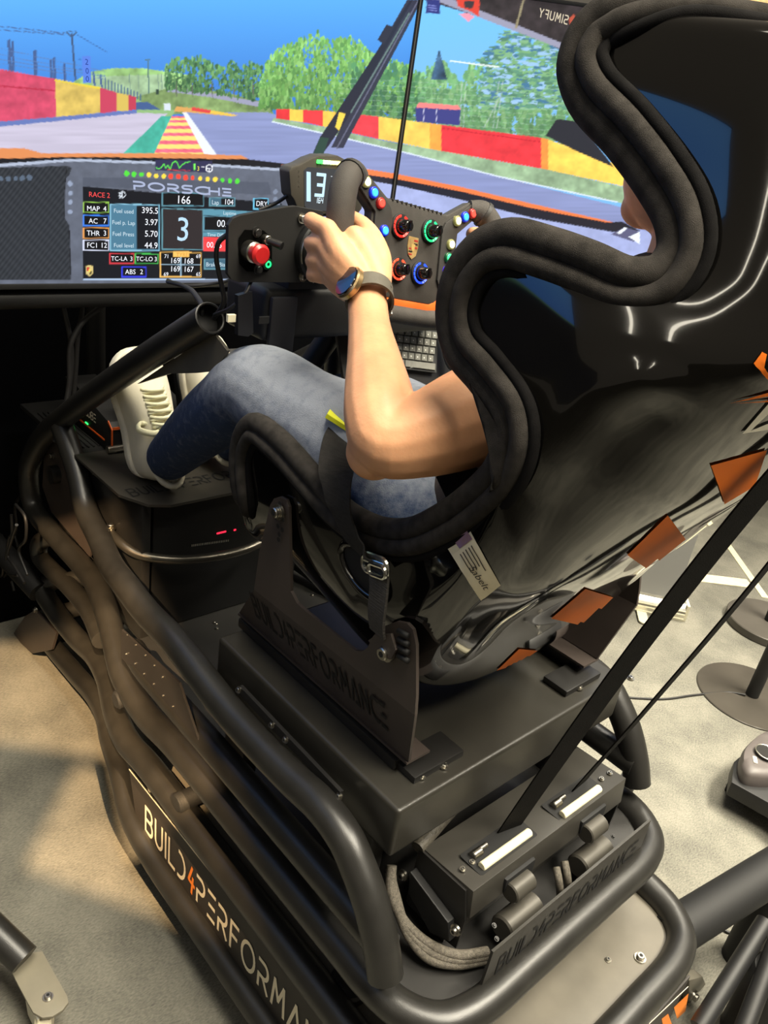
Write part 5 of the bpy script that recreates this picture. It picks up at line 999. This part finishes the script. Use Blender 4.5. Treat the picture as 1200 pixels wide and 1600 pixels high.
# right arm and hand, mostly hidden by the seat
RA = [V(.15, .49, 1.335), V(.215, .57, 1.22), V(.275, .63, 1.17), V(.24, .72, 1.23), V(.18, .81, 1.29)]
limb(body, RA, [.060, .050, .041, .036, .027]); RMC = [WP(.185, .045 - .024 * k, .012) for k in range(4)]
for k in range(4):
    limb(body, [RA[-1], (RA[-1] + RMC[k]) / 2 + V(.006, -.004, 0), RMC[k]], [.0195, .018, .0125], 5, 10)
    g_ = [WP(.149, .040, .016), WP(.1485, .016, .0155), WP(.1465, -.008, .014), WP(.143, -.030, .012)][k]; limb(body, [RMC[k], g_ + e1 * .028 - wn * .022, g_ - wn * .029 - e1 * .006, g_ - e1 * .028 - wn * .010, g_ - e1 * .026 + wn * .006], [.0125, .0105, .0098, .0094, .008], 5, 10)
limb(body, [RA[-1] + V(-.02, .01, 0), WP(.150, .0, .045), WP(.128, .030, .036), WP(.126, .046, .034)], [.017, .014, .0115, .0085], 6, 10)
# hidden trunk, neck and head
limb(body, [V(0, .68, .97), V(0, .61, 1.08), V(0, .54, 1.20), V(0, .49, 1.31)], [.100, .105, .112, .095], 6, 18, sx=.78, sy=1.2, up0=(0, 1, 0)); limb(body, [LA[0], V(0, .46, 1.35), V(.15, .49, 1.335)], [.058, .070, .058])
limb(body, [V(0, .46, 1.34), V(0, .452, 1.42), V(0, .455, 1.48)], [.062, .055, .056])
HC = V(-.004, .462, 1.548); body.add(*sphere(HC, (.076, .096, .112), 14)); body.add(*sphere(HC + V(0, .035, -.055), (.060, .062, .062), 12)); body.add(*sphere(HC + V(-.002, .068, -.092), (.030, .026, .022), 10))
limb(body, [HC + V(0, .088, .012), HC + V(0, .108, -.022), HC + V(0, .104, -.030)], [.010, .0125, .012], 4, 10); limb(body, [HC + V(-.02, .088, -.056), HC + V(0, .096, -.055), HC + V(.02, .088, -.056)], [.006, .008, .006], 4, 8)
for s in (-1, 1): body.add(*sphere(HC + V(s * .077, -.005, -.010), (.010, .020, .032), 8)); body.add(*sphere(HC + V(s * .045, .070, -.022), (.022, .022, .020), 8))
bo = body.build('body', SKIN, person, True); remesh(bo, .0034, 5)
for s in (-1, 1):
    mbq = MB(); mbq.add(*sphere(HC + V(s * .031, .083, .008), .0115, 8)); eo = mbq.build('eye', mat('eye_white', (232, 228, 222), .2), person, True); mbq = MB(); mbq.add(*sphere(HC + V(s * .031, .0905, .008), .0052, 6)); mbq.build('iris', mat('iris_brown', (60, 44, 34), .2), eo, True)
hair = MB(); hair.add(*sphere(HC + V(0, -.016, .022), (.084, .098, .106), 14)); hair.add(*sphere(HC + V(0, -.045, -.02), (.080, .066, .075), 12)); hair.add(*sphere(HC + V(0, .045, .085), (.058, .042, .030), 10))
for k in range(60):
    t, p = rng.uniform(0, math.tau), rng.uniform(.05, 1.2); d = V(math.sin(p) * math.cos(t), math.sin(p) * math.sin(t), math.cos(p)); hair.add(*sphere(HC + V(0, -.016, .022) + d * V(.082, .096, .104), rng.uniform(.007, .013), 5))
ho = hair.build('hair', mat('light_brown_hair', (178, 142, 92), .6, 0, .8, 220, .35, 60, stretch=(1, 1, .2)), person, True); remesh(ho, .005, 2)
# t-shirt
sh = MB(); limb(sh, [V(0, .69, .98), V(0, .615, 1.08), V(0, .545, 1.20), V(0, .495, 1.31)], [.112, .116, .122, .104], 6, 20, sx=.78, sy=1.2, up0=(0, 1, 0)); limb(sh, [LA[0], V(0, .465, 1.352), V(.15, .49, 1.337)], [.064, .076, .064])
e0 = atx(752, 645, -.204); limb(sh, [LA[0], atx(815, 608, -.162), e0], [.074, .0735, .0700], seg=24, end=False); limb(sh, [RA[0], V(.20, .55, 1.25)], [.066, .064])
so2 = sh.build('t_shirt', mat('charcoal_cotton', (74, 66, 62), .9, 0, .5, 900, .2, 40, spec=.15), person, True); remesh(so2, .006, 4)
# jeans
def jeans_mat():
    m = bpy.data.materials.new('faded_toplit_blue_denim'); m.use_nodes = True; nt = m.node_tree; b = nt.nodes['Principled BSDF']; tc = nt.nodes.new('ShaderNodeTexCoord')
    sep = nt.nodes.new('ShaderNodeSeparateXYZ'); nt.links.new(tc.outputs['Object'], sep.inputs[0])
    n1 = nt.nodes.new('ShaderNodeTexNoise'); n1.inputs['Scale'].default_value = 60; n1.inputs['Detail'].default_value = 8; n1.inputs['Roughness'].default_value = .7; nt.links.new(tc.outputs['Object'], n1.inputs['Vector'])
    mr = nt.nodes.new('ShaderNodeMapRange'); mr.inputs[1].default_value = 1.02; mr.inputs[2].default_value = 1.125; mr.interpolation_type = 'SMOOTHSTEP'; nt.links.new(sep.outputs[2], mr.inputs[0])  # lighter with height: worn fade plus top light painted into the denim
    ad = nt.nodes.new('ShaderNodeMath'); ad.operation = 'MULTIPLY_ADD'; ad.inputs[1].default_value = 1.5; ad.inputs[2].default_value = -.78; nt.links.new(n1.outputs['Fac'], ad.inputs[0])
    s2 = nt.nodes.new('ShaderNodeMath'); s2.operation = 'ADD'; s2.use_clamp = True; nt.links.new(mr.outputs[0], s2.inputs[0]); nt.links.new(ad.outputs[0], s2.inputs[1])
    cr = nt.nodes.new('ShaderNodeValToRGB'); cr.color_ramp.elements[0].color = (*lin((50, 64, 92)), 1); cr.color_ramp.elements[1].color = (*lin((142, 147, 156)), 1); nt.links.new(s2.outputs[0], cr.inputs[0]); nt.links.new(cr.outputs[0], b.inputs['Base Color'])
    n2 = nt.nodes.new('ShaderNodeTexNoise'); n2.inputs['Scale'].default_value = 600; nt.links.new(tc.outputs['Object'], n2.inputs['Vector']); n3 = nt.nodes.new('ShaderNodeTexNoise'); n3.inputs['Scale'].default_value = 16; n3.inputs['Distortion'].default_value = .2; nt.links.new(tc.outputs['Object'], n3.inputs['Vector'])
    b1 = nt.nodes.new('ShaderNodeBump'); b1.inputs['Strength'].default_value = .4; b1.inputs['Distance'].default_value = .002; nt.links.new(n2.outputs[0], b1.inputs['Height']); b2 = nt.nodes.new('ShaderNodeBump'); b2.inputs['Strength'].default_value = .28; b2.inputs['Distance'].default_value = .012; nt.links.new(n3.outputs[0], b2.inputs['Height']); nt.links.new(b1.outputs[0], b2.inputs['Normal']); nt.links.new(b2.outputs[0], b.inputs['Normal'])
    b.inputs['Roughness'].default_value = .85; b.inputs['Specular IOR Level'].default_value = .2; return m
je = MB(); limb(je, [V(-.10, .68, .965), V(0, .67, .965), V(.10, .68, .965)], [.098, .108, .098])
kneeL = atx(406, 607, -.165); midS = atx(322, 662, -.152); ankL = atx(266, 714, -.135)
limb(je, [V(-.115, .69, .968), atx(560, 712, -.150), atx(475, 655, -.158), kneeL, (kneeL + midS) / 2 + V(0, 0, .002), midS, ankL], [.098, .090, .081, .0715, .066, .060, .0485], 6, 18)
def mx(p, dx=0, dy=0, dz=0): return V(-p[0] + dx, p[1] + dy, p[2] + dz)
limb(je, [V(.115, .69, .968), V(.135, .80, .99), V(.13, .93, 1.01), mx(kneeL, -.04, .03, -.075), mx(midS, -.075, .04, -.03), mx(ankL, -.10, .03, 0)], [.098, .090, .080, .0705, .060, .0485], 6, 18)
for k, (a, b, x) in enumerate(((352, 600, -.215), (368, 640, -.225), (340, 640, -.20))): limb(je, [atx(a, b, x) + V(.012, 0, 0), atx(a + 14, b + 22, x) + V(.012, 0, 0), atx(a + 34, b + 34, x) + V(.016, 0, 0)], [.008, .011, .008], 4, 8)
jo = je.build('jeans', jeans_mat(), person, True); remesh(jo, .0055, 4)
mbq = MB(); mbq.add(*sphere(ankL + (ankL - midS) * .12, .040, 8)); mbq.build('sock', mat('navy_sock', (24, 26, 34), .95, 0, .4, 800), person, True)
# shoes
WHS = mat('white_leather_shoe', (226, 219, 196), .5, 0, .08, 300, .06, 30); SOLE = mat('white_foam_sole', (234, 228, 208), .6, 0, .15, 250, .06, 40); LACE = mat('cream_lace', (236, 232, 196), .8, 0, .4, 900, .08, 90)
def shoe(H, T, xo, label):
    l = T - H; L = np.linalg.norm(l); l /= L; up_ = V(0, -1, 0); up_ -= l * l.dot(up_); up_ /= np.linalg.norm(up_); wd = np.cross(l, up_)
    us = np.array([0, .03, .08, .18, .30, .42, .55, .68, .80, .90, .96, 1.0]); hw = 1.2 * np.array([.016, .029, .036, .0385, .0365, .0365, .042, .047, .0455, .038, .027, .010]); hs = 1.22 * np.array([.060, .088, .098, .098, .090, .092, .082, .068, .058, .050, .042, .030]); s0 = np.array([.016, .010, .004, .001, 0, 0, 0, 0, .001, .006, .012, .022])
    def P(u, w_, h): return H + l * (u * L) + wd * w_ + up_ * h
    root = MB(); secs = []
    for u, w_, h, z in zip(us, hw, hs, s0): secs.append([P(u, a * w_, z + (h - z) * b) for a, b in ((-.92, .0), (-1.0, .18), (-1.0, .36), (-.93, .58), (-.74, .80), (-.40, .96), (0, 1.0), (.40, .96), (.74, .80), (.93, .58), (1.0, .36), (1.0, .18), (.92, .0), (0, 0))])
    root.add(*loft(secs)); o = root.build('shoe', WHS, person, True); o['label'] = label; sb_ = o.modifiers.new('s', 'SUBSURF'); sb_.levels = 1; sb_.render_levels = 2
    so_ = MB(); secs = []
    for u, w_, h, z in zip(us, hw, hs, s0): secs.append([P(u, a * (w_ + .004), z - .016 + b * .034) for a, b in ((-.9, 0), (-1, .25), (-1.02, .6), (-1.0, .95), (-.9, 1.0), (.9, 1.0), (1, .95), (1.02, .6), (1, .25), (.9, 0))])
    so_.add(*loft(secs)); s_ = so_.build('sole', SOLE, o, True); sb_ = s_.modifiers.new('s', 'SUBSURF'); sb_.levels = 1; sb_.render_levels = 1
    for k in range(6):
        u = .44 + k * .048; h = np.interp(u, us, hs); m_ = MB(); a, b = (-.024, .024) if k % 2 else (-.024, .024); m_.add(*sweep(catmull([P(u, a, h - .010), P(u + .012, a * .4, h + .003), P(u + .018, b * .5, h + .003), P(u + .03, b, h - .010)], 4), .0034, 8)); m_.build('lace', LACE, o, True)
        m_ = MB(); m_.add(*sweep(catmull([P(u + .03, a, h - .010), P(u + .018, a * .4, h + .005), P(u + .012, b * .5, h + .005), P(u, b, h - .010)], 4), .0034, 8)); m_.build('lace', LACE, o, True)
    for s in (-1, 1):
        m_ = MB(); m_.add(*sweep(catmull([P(.42, 0, .096), P(.40, s * .025, .108), P(.44, s * .050, .092), P(.47, s * .040, .080), P(.43, s * .01, .097)], 5), .0045, 8, sx=1.6)); m_.build('lace_bow', LACE, o, True)
    m_ = MB(); m_.add(*sweep(np.array([P(.13 + .15 * math.cos(t), .030 * math.sin(t), .098 + .006 * math.cos(2 * t) - .005 * math.cos(t)) for t in np.linspace(0, math.tau, 24, endpoint=False)]), .007, 8, closed=True)); m_.build('collar', WHS, o, True)
    for s in (-1, 1):
        m_ = MB(); m_.add(*sweep(catmull([P(.16, s * .0385, .03), P(.30, s * .0375, .055), P(.42, s * .0365, .060), P(.50, s * .037, .045)], 5), .0022, 6)); m_.add(*sweep(catmull([P(.58, s * .044, .025), P(.68, s * .0455, .042), P(.78, s * .036, .052)], 5), .0022, 6)); m_.build('side_seam', SOLE, o, True)
    return o
H1 = atx(236, 742, -.13); T1 = atx(203, 540, -.150); shoe(H1, T1, -.13, 'near white leather trainer with cream laces')
H2 = H1 + V(.150, .035, .012); T2 = T1 + V(.185, .03, .01); shoe(H2, T2, 0, 'farther white trainer half hidden by the shin')
# wrist watch
wa = LA[-2] * .25 + LA[-1] * .75; wax = LA[-1] - LA[-2]; wax /= np.linalg.norm(wax); wa = atx(577, 464, -.1765)
wnm = V(-.93, -.20, .12); wnm -= wax * wax.dot(wnm); wnm /= np.linalg.norm(wnm); wsd = np.cross(wax, wnm)
watch = thing('wrist_watch', 'round smart watch with grey rubber strap on the left wrist', 'watch', tuple(wa))
thr = np.linspace(0, math.tau, 40, endpoint=False); lp = np.array([wa + .0305 * (math.cos(t) * wnm + 1.0 * math.sin(t) * wsd) for t in thr])
rb = []
for i, t in enumerate(thr):
    rad = math.cos(t) * wnm + math.sin(t) * wsd; w_ = .0115
    rb.append([lp[i] + wax * a * w_ + rad * b * .0016 for a, b in ((-1, -1), (1, -1), (1, 1), (-1, 1))])
rb.append(rb[0]); mbp = MB(); mbp.add(*loft(rb, True, False)); mbp.build('strap', mat('grey_rubber_strap', (84, 80, 70), .6, 0, .1, 600, .08, 60), watch, True, 40)
cc = wa + wnm * .0325; mbp = MB(); mbp.add(*cyl(cc - wnm * .004, cc + wnm * .006, .0225, 36, bev=.002)); ca = mbp.build('case', mat('pale_gold_case', (196, 170, 126), .3, .9, .03, 200, .08, 40), watch, True, 40)
mbp = MB(); mbp.add(*cyl(cc + wnm * .0055, cc + wnm * .0085, .0205, 36, bev=.001)); mbp.build('glass', mat('watch_glass', (16, 16, 20), .08, 0, 0, 1, 0, 1, coat=1.0), ca, True, 40)
bk_ = wa - wnm * .0325; mbp = MB(); mbp.add(*frame_loop(bk_ - wnm * .001, wax, wsd, .028, .012, .003, .0014)); mbp.build('buckle', STEEL, watch, True, 40)
for k in range(2): t = 1.9 + k * .22; rad = math.cos(t) * wnm + math.sin(t) * wsd; mbp = MB(); mbp.add(*disc(wa + rad * .0323 , rad, .0018, 10)); mbp.build('strap_hole', BLACK, watch)

# ------------------------------------------------------------------ things standing around the rig
GREYD = mat('dark_glossy_disc', (74, 70, 64), .22, .2, .02, 100, .1, 8)
def floor_disc(name, c, r, t, label, poleto=None, material=None):
    o = thing(name, label, 'stand', (c[0], c[1], 0)); mbq = MB(); mbq.add(*cyl((c[0], c[1], 0.0), (c[0], c[1], t), r, 64, bev=min(.003, t * .4))); mbq.build('base_disc', material or GREYD, o, True, 40)
    if poleto is not None: tube('pole', [V(c[0], c[1], t), poleto], .021, MATTE, o, seg=18)
    return o
c1 = atz(1174, 1088, 0); d1_ = atz(1178, 1092, 0.008)
floor_disc('display_stand', c1, .176, .006, 'thin round dark steel stand base with a black pole on the carpet', V(c1[0] + .02, c1[1] - .02, 1.6))
c2 = atz(1203, 970, .03); floor_disc('bar_table', (c2[0], c2[1]), .158, .032, 'thick round grey pedestal base farther back than the thin disc', V(c2[0], c2[1], .9), mat('grey_pedestal', (88, 84, 78), .4, .2, .03, 100, .1, 8))
# roll-up banner stand
b0, b1 = atz(955, 948, 0), atz(1066, 972, 0); bd = (b1 - b0); bd[2] = 0; bl_ = np.linalg.norm(bd); bd /= bl_; bn = np.cross(bd, [0, 0, 1.]); 
if bn.dot(CAM - b0) < 0: bn = -bn
ban = thing('roll_up_banner', 'roll-up banner with grey print and silver base, behind the seat on the floor', 'banner', tuple((b0 + b1) / 2))
prof = [(0, .0), (.0, .035), (.008, .052), (.022, .066), (.05, .07), (.075, .06), (.085, .03), (.085, 0)]
st0 = b0 - bd * .35; mbp = MB(); mbp.add(*prism(prof, st0, -bn, (0, 0, 1), bd, bl_ + .35)); bs = mbp.build('base', ALU, ban, True, 25)
for z in (.012, .03, .045): mbp = MB(); mbp.add(*ribbon([st0 + bn * .0012 + V(0, 0, z), b1 + bn * .0012 + V(0, 0, z)], (0, 0, 1), .004, .002)); mbp.build('groove', mat('bright_rib', (238, 232, 206), .35, .2), bs)
mbp = MB(); mbp.add(*bbox(b1 + V(0, 0, .034) - bn * .042 + bd * .006, (.012, .075, .068), .002, Matrix((tuple(bd), tuple(-bn), (0, 0, 1))).transposed())); mbp.build('end_cap', mat('pale_grey_plastic', (206, 200, 176), .4), ban)
mbp = MB(); fp = atz(1003, 962, 0.004); mbp.add(*prism(rounded(-.018, .018, -.06, .06, .016), fp, bd, bn, (0, 0, 1), .005)); mbp.build('foot', mat('pale_grey_plastic', (206, 200, 176)), ban)
pb = st0 - bn * .04 + V(0, 0, .06); mbp = MB(); tp = V(*(bd * .0)) + V(0, 0, 1.9); w_ = bl_ + .31; mbp.add([pb, pb + bd * w_, pb + bd * w_ + tp * .34, pb + tp * .34] + [pb - bn * .001, pb - bn * .001 + bd * w_, pb - bn * .001 + bd * w_ + tp * .34, pb - bn * .001 + tp * .34], [(0, 1, 2, 3), (7, 6, 5, 4), (0, 4, 5, 1), (1, 5, 6, 2), (2, 6, 7, 3), (3, 7, 4, 0)]); mbp.build('print', mat('grey_banner_print', (150, 150, 148), .55, 0, .02, 100, .04, 4), ban)
# streaks of light on the carpet, painted as thin pale strips
STREAK = mat('painted_light_streak', (226, 216, 178), .5, 0, .05, 200, .08, 30)
for k, (p, q, w_) in enumerate((((1128, 838), (1196, 934), .03), ((1088, 902), (1172, 912), .07))):
    a, b = atz(*p, .0015), atz(*q, .0015); mbp = MB(); mbp.add(*ribbon([a, b], np.cross(b - a, [0, 0, 1.]), w_, .002)); tag(mbp.build('floor_light_streak', STREAK), ('streak of light painted as a pale strip running diagonally over the carpet by the pedestal base', 'bright patch of light painted as a broad pale strip crosswise on the carpet behind the shoulder straps')[k], 'light_streak')
# cable on the floor behind the riser
fc = catmull([atz(a, b, .004) for a, b in ((960, 1088), (1000, 1091), (1040, 1092), (1085, 1086), (1140, 1082))] + [c1 + V(-.03, .01, .012)], 8); tag(tube('power_cable', fc, .0035, CABLE, None, seg=8), 'thin dark cable on the carpet leading to the thin disc base', 'cable')
fc = catmull([atz(a, b, .004) for a, b in ((1060, 1424), (1085, 1434), (1110, 1444), (1150, 1462))], 6); tag(tube('power_cable', fc, .003, CABLE, None, seg=8), 'short dark cable on the carpet beside the rear corner of the frame', 'cable')
# button unit in a dark tray at the right edge
dv = thing('button_unit', 'dark grey rounded device in a black tray at the right edge of the floor', 'device', tuple(atz(1190, 1240, 0)))
def dz(a, b, z): return atz(a, b, z)
tz = .10; o2 = [dz(*p, tz) for p in ((1143, 1222), (1147, 1190), (1155, 1183), (1212, 1155), (1290, 1200), (1275, 1310), (1215, 1262))]
mbp = MB(); mbp.add(*prism([(p[0], p[1]) for p in o2], (0, 0, tz - .045), (1, 0, 0), (0, 1, 0), (0, 0, 1), .045, .003)); mbp.build('tray', MATTE, dv, True, 30)
o3 = [dz(*p, tz + .02) for p in ((1155, 1190), (1165, 1170), (1205, 1148), (1260, 1175), (1240, 1215), (1172, 1219), (1160, 1212))]; ce = np.mean(o3, 0); secs = []
for h, sc in ((.0, 1.0), (.03, 1.0), (.042, .92), (.046, .7)): secs.append([ce + (p - ce) * sc + V(0, 0, h - .02) for p in catmull(o3, 4, True)])
mbp = MB(); mbp.add(*loft(secs)); hd = mbp.build('device_body', mat('purple_grey_plastic', (84, 78, 76), .5, 0, .06, 500, .1, 30), dv, True, 50)
kc = ce + V(-.01, .0, .028); mbp = MB(); mbp.add(*cyl(kc, kc + V(0, 0, .008), .030, 26, bev=.002)); mbp.build('knob', SATIN, hd, True, 40); mbp = MB(); mbp.add(*ring(kc + V(0, 0, .008), (0, 0, 1), .030, .0015)); mbp.build('knob_ring', ALU, hd, True)
mbp = MB(); mbp.add(*ribbon([dz(1179, 1182, tz + .0475), dz(1181, 1192, tz + .0475)], V(1, 0, 0), .010, .001)); mbp.build('marking', WHITE_L, hd)
box('leg', ce + V(0, 0, -.085 - .02 + .0), (.10, .10, .054), MATTE, dv, .003)
# outrigger and stand at the lower right
og = thing('outrigger_stand', 'heavy black support arm and struts at the lower right, bolted to the frame rear', 'stand', (.5, .2, 0))
mbp = MB(); mbp.add(*sweep(np.array([V(.27, .262, .262), atz(1232, 1345, .30)]), .040, 20)); mbp.build('main_arm', BLACK, og, True, 50)
qa = atz(1232, 1345, .30); mbp = MB(); mbp.add(*cyl((qa[0], qa[1], 0.0), (qa[0], qa[1], .32), .035, 20)); mbp.build('arm_post', BLACK, og, True, 50)
for a, b in (((1196, 1440), (1092, 1606)), ((1215, 1470), (1150, 1640))): tube('strut', [atz(*a, .22), atz(*b, .12)], .017, MATTE, og)
mbp = MB(); q_ = atz(1200, 1545, .14); mbp.add(*cyl(q_ + V(0, 0, -.14), q_ + V(0, 0, .05), .046, 28, bev=.006)); mbp.build('foot_can', BLACK, og, True, 50)
mbp = MB(); q = [aty(a, b, .205) for a, b in ((1077, 1532), (1098, 1526), (1106, 1546), (1094, 1580), (1076, 1566))]; mbp.add(*prism([(p[0], p[2]) for p in q], (0, .205, 0), (1, 0, 0), (0, 0, 1), (0, 1, 0), .02, .002)); lg = mbp.build('bolt_lug', mat('grey_lug', (98, 94, 84), .45, .2, .05, 300, .1, 30), og, True, 40)
bolt('lug_bolt', aty(1084, 1556, .203), (0, -1, 0), .008, lg)
# castor leg at the lower left
ca_ = thing('castor_leg', 'black tube leg ending in a grey plate over a castor, lower left on the carpet', 'stand', tuple(atz(70, 1575, 0)))
pz = .085; q = [atz(a, b, pz) for a, b in ((14, 1510), (46, 1489), (66, 1486), (82, 1515), (105, 1556), (107, 1566), (98, 1578), (82, 1588), (66, 1590), (52, 1582), (44, 1568), (28, 1538))]
mbp = MB(); mbp.add(*prism([(p[0], p[1]) for p in q], (0, 0, pz - .006), (1, 0, 0), (0, 1, 0), (0, 0, 1), .006, .0008)); mbp.build('mount_plate', mat('olive_grey_plate', (128, 122, 106), .45, 0, .05, 500, .08, 20), ca_, True, 30)
bolt('castor_bolt', atz(75, 1558, pz + .001), (0, 0, 1), .006, ca_)
lt0, lt1 = atz(-70, 1395, .17), atz(38, 1500, .105); far = lt1 + (lt0 - lt1) * 2.6; far[2] = .20
tube('leg_tube', [far, lt0, lt1], .026, POWDER, ca_); tube('upright', [far + V(0, 0, -.20), far + V(0, 0, .85)], .026, POWDER, ca_)
wc_ = atz(70, 1590, .038); mbp = MB(); mbp.add(*cyl(wc_ + V(-.012, .006, 0), wc_ + V(.012, -.006, 0), .037, 28, bev=.004)); mbp.build('wheel', mat('cream_castor_wheel', (214, 204, 178), .4, 0, .03, 100, .1, 20), ca_, True, 40)
mbp = MB(); mbp.add(*prism([(-.03, .0), (.03, .0), (.02, -.05), (-.02, -.05)], wc_ + V(-.016, .008, .041), (0, 1, 0), (0, 0, 1), (-1, 0, 0), .003)); mbp.build('fork', ALU, ca_)
# rear leg outside the frame so the leg stands
# ------------------------------------------------------------------ cables around the displays and the front left
def cab(name, pts, r, label, m=CABLE, cat='cable', n=7): return tag(tube(name, catmull(pts, n), r, m, None, seg=8), label, cat)
cab('signal_cable', [aty(262, 440, 1.55), aty(285, 446, 1.40), aty(306, 462, 1.20), atx(316, 486, -.22), atx(322, 498, -.22) + V(0, .03, -.02)], .0045, 'black cable dropping from below the instrument picture into the pipe mouth')
cab('signal_cable', [aty(262, 438, 1.57), aty(290, 447, 1.50), aty(340, 443, 1.45), aty(360, 438, 1.35)], .004, 'black cable looping flat along the lower edge of the centre display')
cab('signal_cable', [aty(392, 440, 1.06), aty(382, 460, 1.05), aty(362, 480, 1.06), atx(335, 492, -.215)], .0032, 'thin pale-lit cable curving from the switch plate to the pipe mouth')
cab('signal_cable', [aty(356, 366, 1.06), aty(342, 378, 1.07), aty(338, 402, 1.08), aty(345, 440, 1.08), aty(350, 470, 1.08), atx(334, 498, -.21)], .0038, 'black cable bowing past the left edge of the switch plate')
cab('signal_cable', [aty(450, 305, 1.10), aty(430, 318, 1.12), aty(405, 328, 1.13)], .003, 'thin black cable behind the small dash above the switch plate')
for k, (pts, r, lb) in enumerate((([(198, 452), (160, 478), (128, 505), (110, 540), (108, 600), (96, 660), (86, 690)], .006, 'black cable bundle hanging below the centre display, running down behind the hoop'), ([(92, 452), (100, 485), (108, 520), (112, 560), (104, 640)], .006, 'left strand of the hanging cable bundle below the centre display'), ([(120, 452), (128, 480), (122, 520), (118, 580), (112, 650)], .006, 'middle strand of the hanging cable bundle below the centre display'))): cab('hanging_cable', [aty(a, b, 1.70 + .02 * k) for a, b in pts], r, lb)
mbp = MB(); mbp.add(*bbox(aty(361, 497, 1.04), (.014, .006, .012), .001)); tag(mbp.build('paper_tag', mat('cream_tag', (228, 220, 190), .6)), 'small cream tag beside the pipe mouth under the switch plate', 'tag')
for k in range(7):
    r5 = np.random.default_rng(50 + k); x0, y0 = r5.uniform(-10, 34), r5.uniform(770, 830)
    cab('floor_cable', [atx(x0 + r5.uniform(-14, 14), y0 + j * r5.uniform(18, 30), -.32 + .02 * k) for j in range(5)], .004, 'thin black cable tangled with others at the far left behind the slanted front strut')['group'] = 'tangled cables at the far left'

# stands carrying the three displays
def tv_stand(c, d, label, reach=.045):
    c, d = V(*c), V(*d); t = thing('monitor_stand', label, 'stand', (c[0], c[1], 0), 'floor stands behind the displays')
    tube('post', [V(c[0], c[1], .02), V(c[0], c[1], 1.62)], .024, BLACK, t); mbq = MB(); mbq.add(*bbox((c[0], c[1], .012), (.34, .16, .024), .004)); mbq.build('foot', BLACK, t, True, 35)
    tube('arm', [V(c[0], c[1], 1.46), V(*(c + d * reach))], .016, BLACK, t)
tv_stand((0, 2.03, 1.46), (0, -1, 0), 'black floor stand hidden behind the centre display', .345)
for s_, t_ in ((1, 'right'), (-1, 'left')):
    ctr = V(s_ * (SX + .005) + s_ * math.cos(a55) * SW / 2, SY - .006 - math.sin(a55) * SW / 2, 1.46); nn_ = V(s_ * math.sin(a55), math.cos(a55), 0); tv_stand(tuple(ctr + nn_ * .125), tuple(-nn_), 'black floor stand hidden behind the %s angled display' % t_)

# ------------------------------------------------------------------ added unseen spotlights: each housing gate is cut to shape a warm patch
def added_gated_spot(pos, quad_px, power, label, gate=.35, col=(1, .66, .34), plane=None):
    pos = V(*pos); Q = [atz(a, b, 0.0) if plane is None else atx(a, b, plane) for a, b in quad_px]; c = np.mean(Q, 0); ax = (c - pos) / np.linalg.norm(c - pos)
    t = thing('added_gated_spotlight', label, 'lamp', tuple(pos), 'added unseen spotlights'); l = bpy.data.lights.new('bulb', 'SPOT'); l.energy = power; l.color = col; l.shadow_soft_size = .002; l.spot_size = math.radians(40); l.spot_blend = .1
    lo = bpy.data.objects.new('bulb', l); COL.objects.link(lo); lo.location = tuple(pos); lo.rotation_euler = Vector(ax).to_track_quat('-Z', 'Y').to_euler(); lo.parent = t; lo.matrix_parent_inverse = t.matrix_world.inverted()
    def gp(q): d = q - pos; return pos + d * gate / d.dot(ax)
    inn = [gp(q) for q in Q]; a = np.cross(ax, [0, 0, 1.]); a /= np.linalg.norm(a); b = np.cross(ax, a); o = pos + ax * gate
    cor = [o + a * sx * .13 + b * sy * .13 for sx, sy in ((-1, -1), (1, -1), (1, 1), (-1, 1))]
    ordr = []
    for i in inn:      # match every gate corner with the nearest outer corner by angle
        d = i - np.mean(inn, 0); ordr.append(math.atan2(d.dot(b), d.dot(a)))
    idx = sorted(range(4), key=lambda k: ordr[k]); inn = [inn[k] for k in idx]; ci = np.mean(inn, 0); an = lambda p, c_: math.atan2((p - c_).dot(b), (p - c_).dot(a))
    inn = min(([inn[(k + j) % 4] for k in range(4)] for j in range(4)), key=lambda L: sum(1 - math.cos(an(L[k], ci) - an(cor[k], o)) for k in range(4)))
    mbq = MB(); mbq.add(inn + cor, [(0, 1, 5, 4), (1, 2, 6, 5), (2, 3, 7, 6), (3, 0, 4, 7)]); back = [p - ax * (gate + .15) for p in cor]; mbq.add(cor + back, [(0, 1, 5, 4), (1, 2, 6, 5), (2, 3, 7, 6), (3, 0, 4, 7), (4, 5, 6, 7)]); mbq.build('housing', BLACK, t); return t
added_gated_spot((-1.7, -1.6, 3.5), [(-60, 1006), (196, 1004), (232, 1195), (-60, 1150)], 3000, 'added unseen spotlight, its gate shaping the warm patch on the carpet by the frame front', .35)
added_gated_spot((-1.1, -2.0, 3.5), [(118, 1196), (232, 1222), (330, 1462), (38, 1354)], 3000, 'added unseen spotlight, its gate shaping the warm patch on the carpet beside the lettered panel', .35)
added_gated_spot((-2.2, -1.1, 3.3), [(28, 800), (150, 745), (345, 1225), (205, 1345)], 3000, 'added unseen spotlight, its gate shaping the warm light on the front left frame tubes', .35, plane=-.31)
